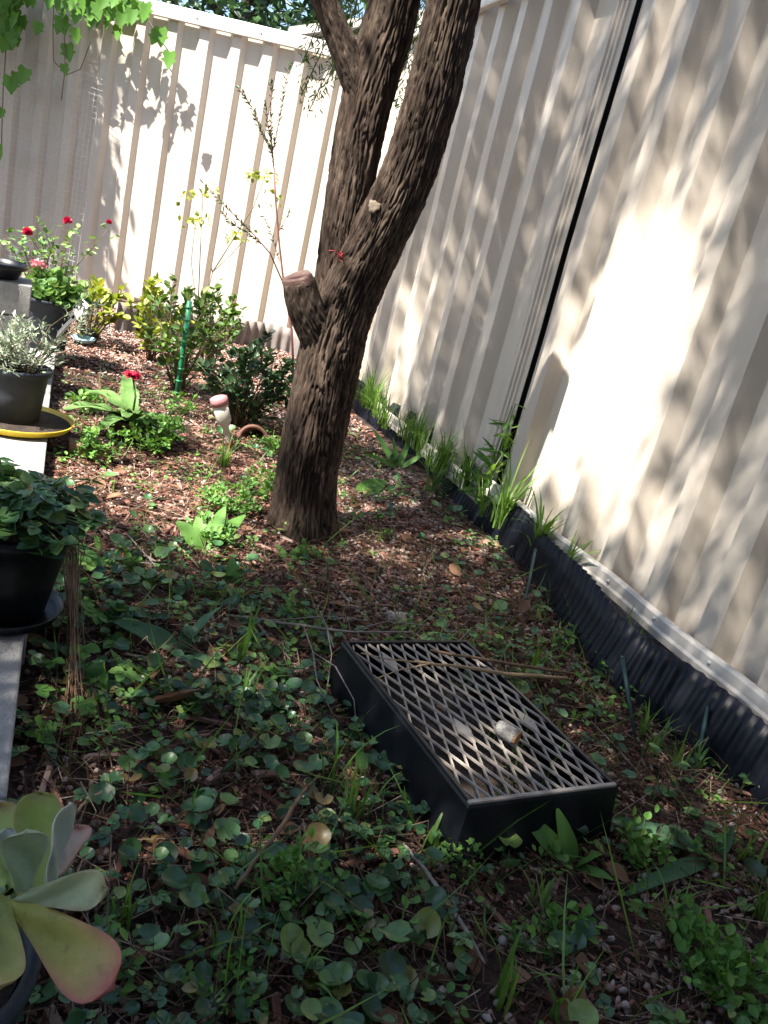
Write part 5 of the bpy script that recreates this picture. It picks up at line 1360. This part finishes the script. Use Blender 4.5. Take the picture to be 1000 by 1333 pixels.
FG = [(690, 880, 7, .17, 'three bladed grass at the ends of the canes'), (722, 850, 10, .11, 'dense short grass behind the canes'), (848, 985, 10, .13, 'grass in the groundcover between tray and edging'), (880, 1000, 9, .15, 'pale grass shoots on the fence side of the tray corner'),
      (830, 960, 7, .12, 'thin grass by the far side of the tray'), (905, 1010, 8, .12, 'grass against the black edging below the green peg'), (458, 1075, 16, .17, 'fine grass clump at the left side of the tray'), (425, 1040, 4, .24, 'tall single grass blades left of the tray'),
      (285, 1245, 5, .15, 'broad upright grass blades between stick and succulent'), (160, 1210, 10, .13, 'thin grass behind the succulent leaves'), (655, 1325, 7, .16, 'upright grass in the nearest mulch'), (720, 1345, 8, .15, 'arching grass at the near edge of bed'),
      (968, 1135, 7, .13, 'light green grass shoots near loose pebbles'), (865, 1215, 10, .15, 'sprawling grass among the seedlings'), (985, 1200, 12, .17, 'large grass tuft near the open edge of bed by the edging'), (960, 1300, 14, .16, 'leaning grass with wide blades near bushy seedlings'),
      (560, 1110, 6, .11, 'grass shoots at the near left corner of tray'), (700, 1180, 6, .09, 'small yellowish grass on bare mulch'), (310, 862, 8, .16, 'thin grass in the groundcover behind the dead leaf'), (318, 925, 9, .15, 'grass stalks beside the curled dead leaf'),
      (290, 610, 30, .17, 'dark drooping grass below the garden light'), (395, 1290, 6, .12, 'sparse grass in the darkest groundcover')]
for (u, v, n_, L_, lab) in FG: grass_at(u, v, n_, L_, lab, w=.0022 if n_ > 8 else .0036, spread=.4)
# grass growing up through the lattice
for (du, dv_) in [(.085, -.055), (.062, -.02), (.10, -.13), (-.03, -.15), (.03, -.12)]:
    p = ctr + lx * du + lyv * dv_; grass_tuft((p[0], p[1], .016), 3, .125, 'grass blades growing up through the lattice of the tray', group='grass through the lattice', w=.0022, spread=.18)

def weed(base, h, r, nst, nlf, size, label, mat='weed', tmpl=LEAF_OVAL):
    t = thing('weed', base, label, 'weed')
    stems_and_leaves(t, (0, 0, 0), (0, 0, h * .55), r, h * .5, int(nst * 1.3), int(nlf * 1.3), tmpl, mat, (size[0] * .7, size[1] * .78), 'green_stem', stem_r=.001, wid=1.0)
for (u, v, h, r, a, b, s0_, s1_, lab) in [
    (300, 668, .11, .10, 26, 12, .012, .024, 'bright green ferny weed clump on the left of the trunk'), (272, 700, .07, .08, 12, 10, .014, .028, 'sunlit low weed patch beside pale broad leaves'), (338, 650, .10, .06, 14, 12, .012, .022, 'weed clump touching the left side of the trunk'),
    (385, 1175, .08, .045, 12, 10, .010, .020, 'bright seedling clump by the end of the tan stick'), (592, 1140, .055, .03, 7, 8, .009, .017, 'small curly seedling in front of the tray'), (830, 1125, .085, .04, 9, 9, .013, .024, 'fresh green seedling near the tray corner'),
    (905, 1275, .08, .07, 16, 10, .014, .026, 'bushy seedlings with pointed leaves in the nearest corner'), (950, 1310, .07, .06, 12, 10, .014, .024, 'second bushy seedling clump under leaning grass'), (735, 1220, .04, .04, 8, 7, .012, .022, 'flat seedling on bare mulch beside twig'),
    (695, 1240, .04, .03, 6, 6, .012, .020, 'round leaved seedling at the bleached twig'), (402, 725, .05, .025, 7, 7, .010, .018, 'lone seedling in the chips below the trunk'), (200, 590, .13, .10, 26, 12, .014, .028, 'lush weed mound around the gerbera pot'),
    (130, 600, .12, .07, 14, 10, .014, .030, 'weed sprouting around the broken brick'), (235, 545, .10, .06, 10, 9, .014, .026, 'light green weed at the foot of the stake'), (110, 540, .11, .05, 9, 9, .018, .034, 'leafy weed in the crack beside the yellow saucer'),
    (150, 745, .05, .05, 9, 8, .012, .022, 'low weed around the red berry'), (380, 800, .05, .03, 6, 8, .009, .015, 'tiny fern like seedling at the shade edge'), (775, 1050, .03, .03, 5, 6, .010, .018, 'tiny seedling against the tray end'),
    (355, 590, .05, .05, 9, 8, .016, .030, 'low weed behind the trunk base'), (405, 500, .10, .04, 6, 8, .016, .030, 'weed at the corner where grey edging ends'), (290, 1310, .05, .04, 7, 8, .010, .018, 'pale seedling clump in the darkest corner'),
    (585, 640, .06, .04, 7, 6, .014, .026, 'leafy weed against the broken edging'), (500, 700, .03, .06, 6, 5, .012, .022, 'flat weed on gravel right of the trunk')]:
    weed(GG(u, v), h, r, a, b, (s0_, s1_), lab)
BL_A = broad_mesh(.17, 12, .30, .30, .012, 'broadleaf'); BL_B = broad_mesh(.27, 10, .2, .35, .02, 'weed'); BL_C = broad_mesh(.085, 12, .3, .35, .01, 'broadleaf')
def broad(base, leaves, label, me):
    t = thing('broadleaf_weed', base, label, 'weed')
    for (tip, wd, nz) in leaves:
        d = np.array(tip) - np.array(base); place_leaf(me, t, (0, 0, 0), (0, 0, 0), d, (nz[0], nz[1], nz[2]), float(np.linalg.norm(d)) * 1.03, wd / (.17 if me is BL_A else .27 if me is BL_B else .085))
b = GG(240, 848); broad(b, [(G(157, 806, .055), .019, (0, -.5, 1)), (G(280, 788, .075), .017, (-.8, -.5, .5)), (G(243, 812, .04), .012, (.2, -1, .5)), (G(300, 870, .02), .010, (0, -.2, 1))], 'weed with two long ribbed blue green leaves', BL_A)
b = GG(748, 1128); broad(b, [(G(678, 1054, .065), .014, (.1, -.8, .6)), (G(729, 1058, .075), .013, (.2, -1, .3)), (G(795, 1140, .03), .010, (0, -.3, 1)), (G(712, 1085, .04), .012, (.1, -.6, .8)), (G(780, 1110, .05), .007, (0, -.3, 1))], 'rosette of spoon shaped leaves against the tray end', BL_B)
b = GG(925, 1125); broad(b, [(G(802, 1056, .045), .015, (0, -.3, 1)), (G(830, 1150, .035), .012, (0, -.3, 1)), (G(960, 1080, .06), .008, (0, -1, .5))], 'weed with one long strap leaf arching to the tray corner', BL_C)
b = GG(520, 608); broad(b, [(G(488, 560, .10), .013, (.2, -.9, .5)), (G(535, 565, .09), .012, (-.2, -.9, .5)), (G(512, 570, .10), .009, (0, -1, .3)), (G(478, 590, .05), .014, (0, -.6, .8)), (G(552, 590, .07), .011, (0, -.6, .8))], 'bright broad leaved weed beside the edging', BL_B)
b = GG(460, 648); broad(b, [(G(505, 622, .04), .030, (.1, -.6, .8)), (G(440, 640, .02), .014, (0, -.3, 1))], 'single large drooping blue green leaf on the gravel', BL_B)
b = GG(268, 712); broad(b, [(G(292, 658, .075), .020, (0, -.8, .5)), (G(318, 668, .06), .02, (0, -.6, .8)), (G(235, 678, .05), .024, (0, -.5, 1)), (G(258, 672, .05), .022, (0, -.5, 1))], 'pale broad leaves catching sun among the weeds left of the trunk', BL_B)
b = GG(305, 760); broad(b, [(G(302, 728, .05), .018, (.1, -1, .3)), (G(275, 790, .02), .012, (0, -.3, 1))], 'upright blue green leaf at the shade edge', BL_B)
b = GG(375, 728); broad(b, [(G(398, 706, .02), .012, (0, -.4, 1)), (G(362, 708, .025), .010, (0, -.4, 1))], 'small pale leaf pair at the trunk base', BL_B)
# shoots climbing the gap between the fence sheets
cg = GG(650, 690); cl = thing('climbing_shoot', cg, 'green leafy shoots climbing the dark gap in the fence', 'plant'); m = MB(); pp = []; dd = []
for k in range(7):
    a = RF(GAP + RNG.normal(-.01, .015), .06, .06); e = RF(GAP + RNG.normal(-.01, .012), .035, RNG.uniform(.22, .42)); m.tube([a - cg, (a + e) / 2 - cg + RNG.normal(0, .006, 3), e - cg], .0018, 5)
    for _ in range(9):
        f_ = RNG.random(); pp.append(a + (e - a) * f_ - cg); dd.append(rand_dirs(1, -.2, .9)[0] + RFN * .3)
n = len(pp); v, f = scatter(*LEAF_NARROW, frames_from_dirs(np.array(dd), RNG.normal(0, .6, n), RNG.uniform(.05, .09, n), RNG.uniform(.035, .05, n)), np.array(pp)); link_tris('foliage', v, f, M['grass'], cl); m.build('stems', M['green_stem'], cl)
print('objects', len(bpy.data.objects), 'tris', sum(len(o.data.polygons) for o in bpy.data.objects if o.type == 'MESH'))
